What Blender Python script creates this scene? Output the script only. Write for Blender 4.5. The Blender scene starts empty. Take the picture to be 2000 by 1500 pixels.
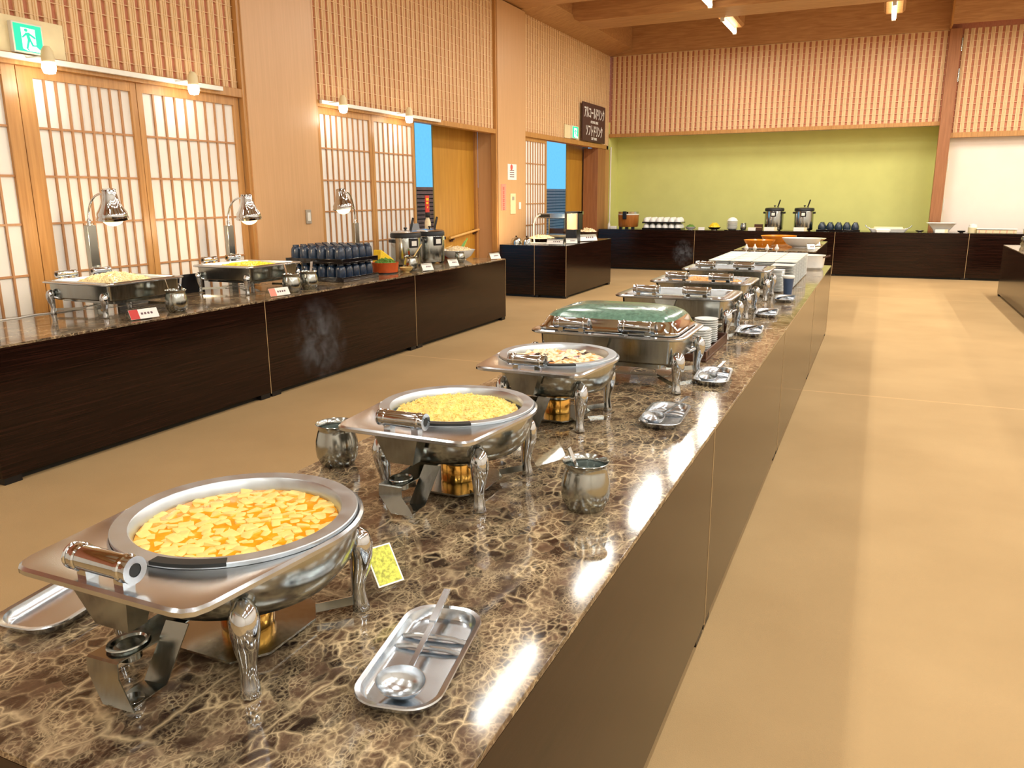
import bpy, bmesh, math, random
from mathutils import Vector, Matrix, noise
PI = math.pi
random.seed(7)
sc = bpy.context.scene
COL = sc.collection
# ------------------------------------------------------------------ camera
F_PX = 1550.0
R = [[0.9100, 0.0900, -0.4040], [0.4140, -0.2120, 0.8850], [-0.0060, -0.9730, -0.2310]]
d1 = Vector((725.0, -372.0, F_PX)).normalized()
e = Vector((-3590.0, -345.0, F_PX)).normalized()
Xc = -(e - d1 * e.dot(d1)); Xc.normalize()
Zc = Xc.cross(d1); Zc.normalize()
if Zc.y > 0: Zc = -Zc
# world axes written in camera coordinates (x right, y down, z forward)
rows = [Xc, d1, Zc]
cx = Vector([r.x for r in rows]); cy = Vector([r.y for r in rows]); cz = Vector([r.z for r in rows])
cam = bpy.data.cameras.new('camera'); camo = bpy.data.objects.new('camera', cam); COL.objects.link(camo)
m = Matrix.Identity(4)
for i in range(3):
    m[i][0] = cx[i]; m[i][1] = -cy[i]; m[i][2] = -cz[i]
m[0][3], m[1][3], m[2][3] = 0, 0, 1.5
camo.matrix_world = m
cam.sensor_width = 36; cam.sensor_fit = 'HORIZONTAL'; cam.lens = F_PX / 2000 * 36
cam.clip_start = 0.05; cam.clip_end = 200
sc.camera = camo
# ------------------------------------------------------------------ world, exposure
w = bpy.data.worlds.new('world'); sc.world = w; w.use_nodes = True
w.node_tree.nodes['Background'].inputs[0].default_value = (0.17, 0.60, 1.0, 1)
w.node_tree.nodes['Background'].inputs[1].default_value = 1.0
vs = sc.view_settings
vs.view_transform = 'Standard'; vs.look = 'None'; vs.gamma = 1; vs.use_curve_mapping = False
vs.exposure = 0.17
LAMP_W = 40.0; TRACK_W = 2.2
ROWS_X = (-2.66, -0.1, 2.46, 5.0)
ROWS_Y = (14.85, 12.6, 10.35, 8.1, 5.7, 3.4, 1.1, -1.2, -3.4)
def alight(name, loc, sx, sy, power, col, rot=(0, 0, 0)):
    l = bpy.data.lights.new(name, 'AREA'); l.shape = 'RECTANGLE'; l.size = sx; l.size_y = sy
    l.energy = power; l.color = col
    o = bpy.data.objects.new(name, l); o.location = loc; o.rotation_euler = rot; COL.objects.link(o); return o
for x in ROWS_X:
    for y in ROWS_Y:
        if y < -4: continue
        alight('tube_light', (x, y, 4.235), 0.10, 1.2, LAMP_W * (1.2 if y > 9 else (0.34 if x < -1 else (0.55 if x < 1 else 0.95))), (1, 0.97, 0.86) if y > 9 else (0.95, 0.99, 0.97))
# ------------------------------------------------------------------ materials
def lin(c):
    return tuple(((v / 255) / 12.92 if v / 255 <= 0.04045 else ((v / 255 + 0.055) / 1.055) ** 2.4) for v in c)
def L4(c): return (*lin(c), 1)
class N:
    def __init__(s, name):
        s.m = bpy.data.materials.new(name); s.m.use_nodes = True; s.t = s.m.node_tree; s.b = s.t.nodes['Principled BSDF']
    def n(s, typ, **kw):
        x = s.t.nodes.new(typ)
        for k, v in kw.items():
            if k.startswith('_'): setattr(x, k[1:], v)
            else:
                key = int(k[1:]) if k[0] == 'i' and k[1:].isdigit() else k
                x.inputs[key].default_value = v
        return x
    def l(s, a, b): s.t.links.new(a, b)
    def coord(s, scale=(1, 1, 1), kind='Object'):
        c = s.n('ShaderNodeTexCoord'); mp = s.n('ShaderNodeMapping'); mp.inputs['Scale'].default_value = scale
        s.l(c.outputs[kind], mp.inputs[0]); return mp.outputs[0]
    def geo(s, scale=(1, 1, 1)):
        c = s.n('ShaderNodeNewGeometry'); mp = s.n('ShaderNodeMapping'); mp.inputs['Scale'].default_value = scale
        s.l(c.outputs['Position'], mp.inputs[0]); return mp.outputs[0]
    def ramp(s, fac, stops):
        r = s.n('ShaderNodeValToRGB'); el = r.color_ramp.elements
        while len(el) < len(stops): el.new(0.5)
        for a, (p, c) in zip(el, stops): a.position = p; a.color = c if len(c) == 4 else (*c, 1)
        s.l(fac, r.inputs[0]); return r.outputs[0]
    def bump(s, h, strength=0.2, dist=0.002):
        b = s.n('ShaderNodeBump'); b.inputs['Strength'].default_value = strength; b.inputs['Distance'].default_value = dist
        s.l(h, b.inputs['Height']); s.l(b.outputs[0], s.b.inputs['Normal'])
def plain(name, c, rough=0.5, metal=0.0, trans=0.0, spec=None, emis=None, es=0.0, coat=0.0, var=0.0, vscale=20, alpha=None, ior=None):
    a = N(name); b = a.b
    b.inputs['Base Color'].default_value = L4(c); b.inputs['Roughness'].default_value = rough; b.inputs['Metallic'].default_value = metal
    b.inputs['Transmission Weight'].default_value = trans; b.inputs['Coat Weight'].default_value = coat
    if ior: b.inputs['IOR'].default_value = ior
    if spec is not None: b.inputs['Specular IOR Level'].default_value = spec
    if emis: b.inputs['Emission Color'].default_value = L4(emis); b.inputs['Emission Strength'].default_value = es
    nz = a.n('ShaderNodeTexNoise', Scale=vscale, Detail=4.0); a.l(a.coord(), nz.inputs['Vector'])
    v = var if var else 0.03
    lo = tuple(max(0, x * (1 - v)) for x in lin(c)); hi = tuple(min(1, x * (1 + v)) for x in lin(c))
    a.l(a.ramp(nz.outputs['Fac'], [(0.3, lo), (0.7, hi)]), b.inputs['Base Color'])
    return a.m
def metal(name, c, rough, bump=0.02, scale=(40, 40, 4)):
    a = N(name); b = a.b; b.inputs['Metallic'].default_value = 1
    nz = a.n('ShaderNodeTexNoise', Scale=3.0, Detail=5.0); a.l(a.coord(scale), nz.inputs['Vector'])
    a.l(a.ramp(nz.outputs['Fac'], [(0.25, tuple(x * 0.88 for x in lin(c))), (0.75, lin(c))]), b.inputs['Base Color'])
    r = a.n('ShaderNodeMapRange'); r.inputs['To Min'].default_value = rough * 0.7; r.inputs['To Max'].default_value = rough * 1.4
    a.l(nz.outputs['Fac'], r.inputs['Value']); a.l(r.outputs[0], b.inputs['Roughness'])
    a.bump(nz.outputs['Fac'], bump, 0.0006)
    return a.m
def wood(name, c1, c2, rough=0.4, scale=(1, 1, 12), grain=6.0, world=True, coat=0.0, spec=None):
    a = N(name); v = a.geo(scale) if world else a.coord(scale)
    nz = a.n('ShaderNodeTexNoise', Scale=grain, Detail=6.0, Distortion=0.6); a.l(v, nz.inputs['Vector'])
    a.l(a.ramp(nz.outputs['Fac'], [(0.3, lin(c1)), (0.52, tuple((x + y) / 2 for x, y in zip(lin(c1), lin(c2)))), (0.72, lin(c2))]), a.b.inputs['Base Color'])
    a.b.inputs['Roughness'].default_value = rough; a.b.inputs['Coat Weight'].default_value = coat
    if spec is not None: a.b.inputs['Specular IOR Level'].default_value = spec
    a.bump(nz.outputs['Fac'], 0.08, 0.001)
    return a.m
MAT = {}
MAT['steel'] = metal('brushed_steel', (176, 180, 176), 0.17)
MAT['deck'] = metal('polished_deck_steel', (206, 212, 218), 0.22, 0.01, (6, 6, 6))
MAT['pan'] = metal('satin_pan_steel', (200, 208, 214), 0.34, 0.02, (10, 10, 10))
MAT['chrome'] = metal('chrome', (208, 214, 220), 0.07, 0.0)
MAT['traym'] = metal('tray_steel', (208, 214, 220), 0.22, 0.01, (6, 6, 6))
MAT['brass'] = metal('brass', (222, 170, 84), 0.16)
MAT['black'] = plain('black_plastic', (18, 18, 22), 0.35)
MAT['void'] = plain('dark_recess', (22, 24, 22), 0.5)
MAT['white'] = plain('white_ceramic', (240, 240, 236), 0.18)
MAT['whitepl'] = plain('white_plastic', (238, 236, 228), 0.4)
MAT['paperw'] = plain('white_card', (245, 243, 236), 0.7)
MAT['shoji'] = plain('shoji_paper', (238, 234, 228), 0.9, var=0.02, vscale=6)
MAT['green'] = plain('green_wall_paint', (218, 218, 136), 0.85, var=0.03, vscale=3)
MAT['wallwhite'] = plain('white_wall_board', (246, 234, 222), 0.8, var=0.02, vscale=3)
MAT['cream'] = plain('cream_plaster', (232, 226, 218), 0.9, var=0.04, vscale=3)
MAT['blue'] = plain('indigo_glaze', (34, 50, 72), 0.25, var=0.35, vscale=25, coat=0.3)
MAT['bluegreen'] = plain('teal_glaze', (28, 46, 62), 0.25, var=0.3, vscale=25, coat=0.3)
MAT['terra'] = plain('terracotta_glaze', (196, 84, 34), 0.3, var=0.15, vscale=14)
MAT['orange'] = plain('orange_ceramic', (214, 128, 24), 0.25, var=0.08)
MAT['yellow'] = plain('yellow_food', (250, 205, 40), 0.5, var=0.15, vscale=60)
MAT['leaf'] = plain('green_leaf', (96, 140, 50), 0.5, var=0.3, vscale=40)
MAT['lime'] = plain('lime_plastic', (150, 205, 80), 0.4)
MAT['bamboo'] = plain('bamboo', (222, 190, 120), 0.5, var=0.1)
MAT['ochre'] = wood('ochre_board', (176, 122, 34), (196, 144, 52), 0.5, (6, 6, 0.4), 4)
MAT['lacquer'] = plain('black_lacquer', (20, 18, 20), 0.12, coat=0.5)
MAT['darkbox'] = wood('dark_box_wood', (62, 34, 22), (84, 50, 32), 0.35, (1, 6, 30), 4)
MAT['clear'] = plain('clear_acrylic', (244, 246, 244), 0.03, trans=1.0, ior=1.2)
MAT['glass'] = plain('window_glass', (250, 252, 255), 0.0, trans=1.0, ior=1.05)
MAT['lidglass'] = plain('fogged_green_glass', (104, 138, 120), 0.16, trans=0.1, var=0.3, vscale=60)
MAT['water'] = plain('water', (170, 184, 180), 0.03, trans=0.6, ior=1.33)
MAT['tube'] = plain('lit_tube', (255, 240, 205), 0.5, emis=(255, 236, 190), es=9)
MAT['bulb'] = plain('lit_bulb', (255, 240, 205), 0.5, emis=(255, 238, 205), es=14)
MAT['heatbulb'] = plain('heat_bulb', (255, 236, 200), 0.3, emis=(255, 226, 170), es=2.2)
MAT['exitgreen'] = plain('exit_sign_green', (0, 214, 150), 0.4, emis=(0, 214, 150), es=0.9)
MAT['exitwhite'] = plain('exit_sign_white', (235, 255, 240), 0.4, emis=(235, 255, 240), es=0.9)
MAT['signbrown'] = plain('brown_sign_board', (74, 48, 46), 0.5)
MAT['letter'] = plain('white_lettering', (250, 248, 246), 0.6)
MAT['red'] = plain('red_print', (206, 52, 44), 0.5)
MAT['pink'] = plain('pink_paper', (242, 150, 130), 0.7)
MAT['ink'] = plain('dark_ink', (110, 80, 84), 0.7)
MAT['pinkink'] = plain('red_ink', (214, 92, 84), 0.7)
MAT['switch'] = plain('grey_switch_plate', (170, 160, 146), 0.45)
MAT['ivory'] = plain('ivory_panel', (238, 222, 178), 0.5)
MAT['fence'] = plain('grey_fence_slat', (178, 140, 132), 0.7, var=0.1)
MAT['brownpipe'] = wood('handrail_wood', (210, 160, 90), (228, 184, 112), 0.4, (3, 3, 3), 5)
MAT['pcb'] = plain('grey_screen_glass', (120, 130, 140), 0.1)
MAT['rim'] = plain('black_rubber', (26, 30, 34), 0.5)
MAT['tileyel'] = plain('yellow_green_pattern', (206, 206, 80), 0.6, var=0.5, vscale=160)
# carpet
def carpet():
    a = N('tan_carpet'); v = a.geo((1, 1, 1))
    nz = a.n('ShaderNodeTexNoise', Scale=260.0, Detail=3.0); a.l(v, nz.inputs['Vector'])
    n2 = a.n('ShaderNodeTexNoise', Scale=1.1, Detail=5.0); a.l(v, n2.inputs['Vector'])
    base = a.ramp(n2.outputs['Fac'], [(0.3, lin((174, 144, 102))), (0.7, lin((188, 157, 113)))])
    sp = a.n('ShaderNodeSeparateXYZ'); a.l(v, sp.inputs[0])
    # lengthwise carpet bands, the middle one lighter, pale worn seams across
    band_tone = a.ramp(sp.outputs['X'], [(0.0, (1, 1, 1)), (1.0, (1, 1, 1))])
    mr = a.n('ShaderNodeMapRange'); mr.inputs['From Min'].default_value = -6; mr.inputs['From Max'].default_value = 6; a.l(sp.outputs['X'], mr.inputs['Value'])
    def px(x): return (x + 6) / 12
    band_tone = a.ramp(mr.outputs[0], [(0, (.9, .9, .9)), (px(0.045), (.9, .9, .9)), (px(0.06), (1, 1, 1)), (px(0.80), (1, 1, 1)), (px(0.9), (.92, .92, .92))])
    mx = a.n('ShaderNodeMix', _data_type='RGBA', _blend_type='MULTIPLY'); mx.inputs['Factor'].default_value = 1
    a.l(base, mx.inputs['A']); a.l(band_tone, mx.inputs['B'])
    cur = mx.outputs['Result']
    for ys in (6.46, 12.95):
        sb = a.n('ShaderNodeMath', _operation='SUBTRACT'); sb.inputs[1].default_value = ys; a.l(sp.outputs['Y'], sb.inputs[0])
        ab = a.n('ShaderNodeMath', _operation='ABSOLUTE'); a.l(sb.outputs[0], ab.inputs[0])
        lt = a.n('ShaderNodeMath', _operation='LESS_THAN'); lt.inputs[1].default_value = 0.012; a.l(ab.outputs[0], lt.inputs[0])
        ml = a.n('ShaderNodeMath', _operation='MULTIPLY'); ml.inputs[1].default_value = 0.35; a.l(lt.outputs[0], ml.inputs[0])
        m2 = a.n('ShaderNodeMix', _data_type='RGBA'); a.l(ml.outputs[0], m2.inputs['Factor']); a.l(cur, m2.inputs['A']); m2.inputs['B'].default_value = L4((222, 178, 128)); cur = m2.outputs['Result']
    a.l(cur, a.b.inputs['Base Color']); a.b.inputs['Roughness'].default_value = 0.95; a.b.inputs['Specular IOR Level'].default_value = 0.1
    a.bump(nz.outputs['Fac'], 0.35, 0.003); return a.m
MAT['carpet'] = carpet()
def marble():
    a = N('emperador_marble'); g = a.geo((1.0, 0.72, 1))
    def off(scale, amp, src):
        n1 = a.n('ShaderNodeTexNoise', Scale=scale, Detail=3.0); a.l(g, n1.inputs['Vector'])
        sub = a.n('ShaderNodeVectorMath', _operation='SUBTRACT'); a.l(n1.outputs['Color'], sub.inputs[0]); sub.inputs[1].default_value = (0.5, 0.5, 0.5)
        sc_ = a.n('ShaderNodeVectorMath', _operation='SCALE'); a.l(sub.outputs[0], sc_.inputs[0]); sc_.inputs['Scale'].default_value = amp
        ad = a.n('ShaderNodeVectorMath', _operation='ADD'); a.l(src, ad.inputs[0]); a.l(sc_.outputs[0], ad.inputs[1]); return ad.outputs[0]
    v = off(55.0, 0.010, off(20.0, 0.022, off(7.0, 0.03, g)))
    def vor(scale, st):
        q = a.n('ShaderNodeTexVoronoi', Scale=scale, _feature='DISTANCE_TO_EDGE'); a.l(v, q.inputs['Vector'])
        return a.ramp(q.outputs['Distance'], st)
    vd = vor(120.0, [(0.0, (.7, .7, .7)), (0.12, (.25, .25, .25)), (0.3, (0, 0, 0))])
    va = vor(33.0, [(0.0, (1, 1, 1)), (0.05, (.4, .4, .4)), (0.15, (0, 0, 0))])
    vb = vor(70.0, [(0.0, (.8, .8, .8)), (0.10, (.3, .3, .3)), (0.26, (0, 0, 0))])
    vc = vor(5.5, [(0.0, (.9, .9, .9)), (0.012, (.5, .5, .5)), (0.035, (0, 0, 0))])
    def noi(scale, st, d=7.0, rg=0.6):
        q = a.n('ShaderNodeTexNoise', Scale=scale, Detail=d, Roughness=rg); a.l(v, q.inputs['Vector']); return a.ramp(q.outputs['Fac'], st)
    ma = noi(14.0, [(0.42, (.08, .08, .08)), (0.62, (.95, .95, .95))]); mb_ = noi(9.0, [(0.47, (.0, .0, .0)), (0.66, (1, 1, 1))]); mc = noi(5.0, [(0.4, (.1, .1, .1)), (0.6, (1, 1, 1))])
    def op(o, x, y):
        q = a.n('ShaderNodeMath', _operation=o, _use_clamp=True); a.l(x, q.inputs[0]); a.l(y, q.inputs[1]); return q.outputs[0]
    veins = op('MAXIMUM', op('ADD', op('MULTIPLY', va, ma), op('MULTIPLY', vb, mb_)), op('MULTIPLY', vc, mc))
    md = noi(16.0, [(0.45, (0, 0, 0)), (0.6, (.9, .9, .9))]); me_ = noi(26.0, [(0.56, (0, 0, 0)), (0.74, (.55, .55, .55))], 9.0, 0.7)
    veins = op('ADD', op('MAXIMUM', veins, op('MULTIPLY', vd, md)), op('MULTIPLY', me_, mb_))
    cell = a.n('ShaderNodeTexVoronoi', Scale=33.0); a.l(v, cell.inputs['Vector'])
    cs = a.n('ShaderNodeSeparateColor'); a.l(cell.outputs['Color'], cs.inputs[0])
    base = a.ramp(cs.outputs[0], [(0.0, lin((40, 29, 24))), (0.5, lin((72, 54, 42))), (1.0, lin((104, 82, 64)))])
    cloud = noi(60.0, [(0.35, (.75, .75, .75)), (0.65, (1.2, 1.2, 1.2))])
    mm = a.n('ShaderNodeMix', _data_type='RGBA', _blend_type='MULTIPLY'); mm.inputs['Factor'].default_value = 1; a.l(base, mm.inputs['A']); a.l(cloud, mm.inputs['B'])
    m2 = a.n('ShaderNodeMix', _data_type='RGBA'); a.l(veins, m2.inputs['Factor']); a.l(mm.outputs['Result'], m2.inputs['A']); m2.inputs['B'].default_value = L4((208, 184, 144))
    a.l(m2.outputs['Result'], a.b.inputs['Base Color']); a.b.inputs['Roughness'].default_value = 0.09
    a.b.inputs['Specular IOR Level'].default_value = 0.6
    return a.m
MAT['marble'] = marble()
MAT['dark'] = wood('dark_zebra_laminate', (8, 4, 3), (46, 24, 17), 0.14, (1.0, 1.0, 60), 2.2, spec=0.3)
MAT['darktop'] = wood('dark_table_top', (24, 16, 13), (44, 30, 24), 0.12, (30, 3, 1), 2.0, spec=0.4)
MAT['pillar'] = wood('pillar_veneer', (206, 162, 116), (215, 171, 125), 0.38, (9, 9, 0.25), 5)
MAT['post'] = wood('amber_post_wood', (176, 124, 66), (204, 152, 90), 0.35, (10, 10, 0.5), 4)
MAT['postred'] = wood('red_brown_post', (150, 96, 58), (176, 118, 76), 0.4, (8, 8, 0.5), 4)
MAT['lat'] = wood('lattice_wood', (176, 126, 82), (196, 146, 100), 0.45, (8, 8, 1), 4)
MAT['beam'] = wood('ceiling_beam_wood', (172, 124, 80), (202, 156, 106), 0.45, (0.8, 8, 8), 3.5)
MAT['slat'] = wood('pale_slat_wood', (228, 192, 144), (240, 208, 162), 0.5, (16, 16, 0.4), 5)
MAT['back'] = wood('red_brown_reed', (186, 116, 88), (204, 136, 106), 0.7, (30, 30, 3), 5)
MAT['thread'] = plain('pale_thread', (238, 204, 162), 0.6)
MAT['edge'] = plain('pale_edge_band', (190, 160, 116), 0.4)

def broth():
    a = N('orange_broth'); v = a.coord((1, 1, 1))
    nz = a.n('ShaderNodeTexNoise', Scale=34.0, Detail=5.0); a.l(v, nz.inputs['Vector'])
    a.l(a.ramp(nz.outputs['Fac'], [(0.3, lin((216, 128, 8))), (0.55, lin((238, 162, 22))), (0.75, lin((246, 196, 90)))]), a.b.inputs['Base Color'])
    a.b.inputs['Roughness'].default_value = 0.12; return a.m
MAT['broth'] = broth()
MAT['tofu'] = plain('tofu', (242, 208, 120), 0.4, var=0.1, vscale=30)
MAT['egg'] = plain('yellow_rice', (248, 214, 126), 0.55, var=0.2, vscale=50)
MAT['cabb'] = plain('cabbage', (248, 226, 186), 0.4, var=0.1, vscale=30)
MAT['carrot'] = plain('carrot', (246, 164, 84), 0.4, var=0.1, vscale=30)
MAT['mush'] = plain('wood_ear', (70, 40, 30), 0.4)
MAT['ham'] = plain('pink_fishcake', (246, 184, 176), 0.4)
MAT['fried'] = plain('fried_food', (224, 168, 100), 0.5, var=0.35, vscale=60)
MAT['sprout'] = plain('pale_noodles', (250, 228, 180), 0.45, var=0.15, vscale=50)
MAT['clearsoup'] = plain('clear_soup', (190, 184, 150), 0.05, var=0.1)
MAT['bun'] = plain('pale_bun', (246, 226, 190), 0.6, var=0.1)
# ------------------------------------------------------------------ mesh builder
class MB:
    def __init__(s): s.v = []; s.f = []; s.sm = []
    def add(s, vs_, fs, smooth=False):
        o = len(s.v); s.v += [tuple(x) for x in vs_]
        for f in fs: s.f.append(tuple(i + o for i in f)); s.sm.append(smooth)
        return s
    def box(s, x0, x1, y0, y1, z0, z1, M=None):
        p = [Vector(q) for q in ((x0, y0, z0), (x1, y0, z0), (x1, y1, z0), (x0, y1, z0), (x0, y0, z1), (x1, y0, z1), (x1, y1, z1), (x0, y1, z1))]
        if M is not None: p = [M @ q for q in p]
        return s.add(p, [(0, 3, 2, 1), (4, 5, 6, 7), (0, 1, 5, 4), (1, 2, 6, 5), (2, 3, 7, 6), (3, 0, 4, 7)])
    def lathe(s, prof, n=32, c=(0, 0, 0), sx=1, sy=1, M=None, smooth=True):
        vs_ = []; fs = []
        for r, z in prof:
            for i in range(n):
                a = 2 * PI * i / n; p = Vector((c[0] + r * sx * math.cos(a), c[1] + r * sy * math.sin(a), c[2] + z))
                vs_.append(M @ p if M is not None else p)
        k = len(prof)
        for j in range(k - 1):
            for i in range(n):
                i2 = (i + 1) % n; fs.append((j * n + i, j * n + i2, (j + 1) * n + i2, (j + 1) * n + i))
        if prof[0][0] > 1e-6: fs.append(tuple(reversed(range(n))))
        if prof[-1][0] > 1e-6: fs.append(tuple((k - 1) * n + i for i in range(n)))
        return s.add(vs_, fs, smooth)
    def lathe_open(s, prof, n=32, c=(0, 0, 0), sx=1, sy=1, M=None):
        vs_ = []; fs = []
        for r, z in prof:
            for i in range(n):
                a = 2 * PI * i / n; p = Vector((c[0] + r * sx * math.cos(a), c[1] + r * sy * math.sin(a), c[2] + z))
                vs_.append(M @ p if M is not None else p)
        for j in range(len(prof) - 1):
            for i in range(n):
                i2 = (i + 1) % n; fs.append((j * n + i, j * n + i2, (j + 1) * n + i2, (j + 1) * n + i))
        return s.add(vs_, fs, True)
    def tube(s, pts, rad, n=10, ell=1.0, caps=True):
        pts = [Vector(p) for p in pts]; k = len(pts)
        if not isinstance(rad, (list, tuple)): rad = [rad] * k
        vs_ = []; fs = []; up = None
        for j in range(k):
            t = (pts[min(j + 1, k - 1)] - pts[max(j - 1, 0)]).normalized()
            if up is None:
                up = Vector((0, 0, 1)) if abs(t.z) < 0.9 else Vector((1, 0, 0))
            a = t.cross(up).normalized(); b = a.cross(t).normalized(); up = b
            for i in range(n):
                q = 2 * PI * i / n; vs_.append(pts[j] + (a * math.cos(q) * ell + b * math.sin(q)) * rad[j])
        for j in range(k - 1):
            for i in range(n):
                i2 = (i + 1) % n; fs.append((j * n + i, (j + 1) * n + i, (j + 1) * n + i2, j * n + i2))
        if caps: fs.append(tuple(range(n))); fs.append(tuple(reversed([(k - 1) * n + i for i in range(n)])))
        return s.add(vs_, fs, True)
    def prism(s, poly, z0, z1, M=None):
        n = len(poly); p = [Vector((x, y, z0)) for x, y in poly] + [Vector((x, y, z1)) for x, y in poly]
        if M is not None: p = [M @ q for q in p]
        fs = [tuple(reversed(range(n))), tuple(range(n, 2 * n))] + [(i, (i + 1) % n, (i + 1) % n + n, i + n) for i in range(n)]
        return s.add(p, fs)
    def loft(s, levels, cap0=False, cap1=False, c=(0, 0), k=5, smooth=True):
        vs_ = []; fs = []; n = None
        for hx, hy, r, z in levels:
            o = rrect(hx, hy, r, k); n = len(o); vs_ += [(c[0] + x, c[1] + y, z) for x, y in o]
        for j in range(len(levels) - 1):
            for i in range(n):
                i2 = (i + 1) % n; fs.append((j * n + i, j * n + i2, (j + 1) * n + i2, (j + 1) * n + i))
        if cap0: fs.append(tuple(reversed(range(n))))
        if cap1: fs.append(tuple((len(levels) - 1) * n + i for i in range(n)))
        return s.add(vs_, fs, smooth)
    def ball(s, c, r, n=10, sz=1.0, M=None):
        k = max(4, n // 2)
        prof = [(r * math.sin(PI * j / k), -r * sz * math.cos(PI * j / k)) for j in range(k + 1)]
        prof[0] = (0, prof[0][1]); prof[-1] = (0, prof[-1][1])
        return s.lathe(prof, n, c, M=M)
    def strip(s, pts, wdir, w, t):
        """flat bent strap: centre line pts, width vector, thickness"""
        pts = [Vector(p) for p in pts]; wd = Vector(wdir).normalized() * w / 2; vs_ = []; fs = []
        k = len(pts)
        for j in range(k):
            tt = (pts[min(j + 1, k - 1)] - pts[max(j - 1, 0)]).normalized(); nn = tt.cross(wd).normalized() * t / 2
            vs_ += [pts[j] - wd - nn, pts[j] + wd - nn, pts[j] + wd + nn, pts[j] - wd + nn]
        for j in range(k - 1):
            for i in range(4):
                i2 = (i + 1) % 4; fs.append((j * 4 + i, j * 4 + i2, (j + 1) * 4 + i2, (j + 1) * 4 + i))
        fs.append((3, 2, 1, 0)); fs.append(tuple((k - 1) * 4 + i for i in range(4)))
        return s.add(vs_, fs)
    def mesh(s, name):
        me = bpy.data.meshes.new(name); me.from_pydata(s.v, [], s.f); me.polygons.foreach_set('use_smooth', s.sm)
        bm = bmesh.new(); bm.from_mesh(me); bmesh.ops.recalc_face_normals(bm, faces=bm.faces); bm.to_mesh(me); bm.free()
        me.update(); me.set_sharp_from_angle(angle=math.radians(38)); return me
def rrect(hx, hy, r, k=5):
    r = min(r, hx, hy); o = []
    for cxx, cyy, a0 in ((hx - r, hy - r, 0), (-hx + r, hy - r, PI / 2), (-hx + r, -hy + r, PI), (hx - r, -hy + r, 1.5 * PI)):
        for i in range(k + 1):
            a = a0 + PI / 2 * i / k; o.append((cxx + r * math.cos(a), cyy + r * math.sin(a)))
    return o
def put(name, me, mt, parent=None, loc=None, rot=None, label=None, kind=None, bev=0):
    if isinstance(me, MB): me = me.mesh(name)
    if mt and not me.materials: me.materials.append(MAT[mt] if isinstance(mt, str) else mt)
    o = bpy.data.objects.new(name, me); COL.objects.link(o)
    if parent: o.parent = parent
    if loc: o.location = loc
    if rot: o.rotation_euler = rot
    if label: o['label'] = label
    if kind: o['kind'] = kind
    if bev:
        b = o.modifiers.new('bevel', 'BEVEL'); b.width = bev; b.segments = 2; b.limit_method = 'ANGLE'
    return o
def thing(name, label, cat, loc=(0, 0, 0), rz=0, group=None):
    o = bpy.data.objects.new(name, None); COL.objects.link(o); o.empty_display_size = 0.05
    o.location = loc; o.rotation_euler = (0, 0, rz); o['label'] = label; o['category'] = cat
    if group: o['group'] = group
    return o
def tag(o, label, cat, group=None, kind=None):
    o['label'] = label; o['category'] = cat
    if group: o['group'] = group
    if kind: o['kind'] = kind
    return o
def copy_tree(o, parent=None):
    c = o.copy(); COL.objects.link(c)
    if parent: c.parent = parent
    for ch in list(o.children): copy_tree(ch, c)
    return c
def dup(o, loc, rz, label, group=None):
    c = copy_tree(o); c.location = loc; c.rotation_euler = (0, 0, rz); c['label'] = label
    if group: c['group'] = group
    return c
def struct(name, mb, mt, parent=None, **k):
    return put(name, mb, mt, parent, kind=None if parent else 'structure', **k)
def holder(name, label=None):
    o = bpy.data.objects.new(name, None); COL.objects.link(o); o['kind'] = 'structure'
    if label: o['label'] = label
    return o
# ------------------------------------------------------------------ room shell
WX = -5.40; WY = 16.90; ZC = 4.30; CT = 0.75
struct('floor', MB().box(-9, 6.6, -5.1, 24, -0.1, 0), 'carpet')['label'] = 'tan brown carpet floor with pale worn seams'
wl = struct('wall_left', MB().box(WX - 0.05, WX - 0.03, -5.1, WY, 2.43, 4.75), 'back')
wl['label'] = 'left wall with vertical wooden slats above the sliding doors'
slat_prof = [(-0.032, 0), (-0.032, 0.016), (-0.026, 0.020), (-0.016, 0.020), (-0.014, 0.014), (-0.006, 0.014), (-0.004, 0.022), (0.004, 0.022), (0.006, 0.014), (0.014, 0.014), (0.016, 0.020), (0.026, 0.020), (0.032, 0.016), (0.032, 0)]
def slat_mesh(h):
    return MB().prism(slat_prof, 0, h).mesh('slat')
def slats(parent, a, b, z0, z1, axis, pos, pitch=0.105):
    n = max(1, int(round((b - a) / pitch))); me = slat_mesh(z1 - z0); me.materials.append(MAT['slat'])
    for i in range(n):
        t = a + (i + 0.5) * (b - a) / n
        if axis == 'y': put('slat', me, None, parent, (pos, t, z0), (0, 0, -PI / 2))
        else: put('slat', me, None, parent, (t, pos, z0), (0, 0, PI))
    mb = MB(); z = z0 + 0.06
    while z < z1:
        if axis == 'y': mb.box(pos + 0.008, pos + 0.0225, a, b, z, z + 0.004)
        else: mb.box(a, b, pos - 0.0225, pos - 0.008, z, z + 0.006)
        z += 0.105
    put('cross_thread', mb, 'thread', parent, kind='stuff')
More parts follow.
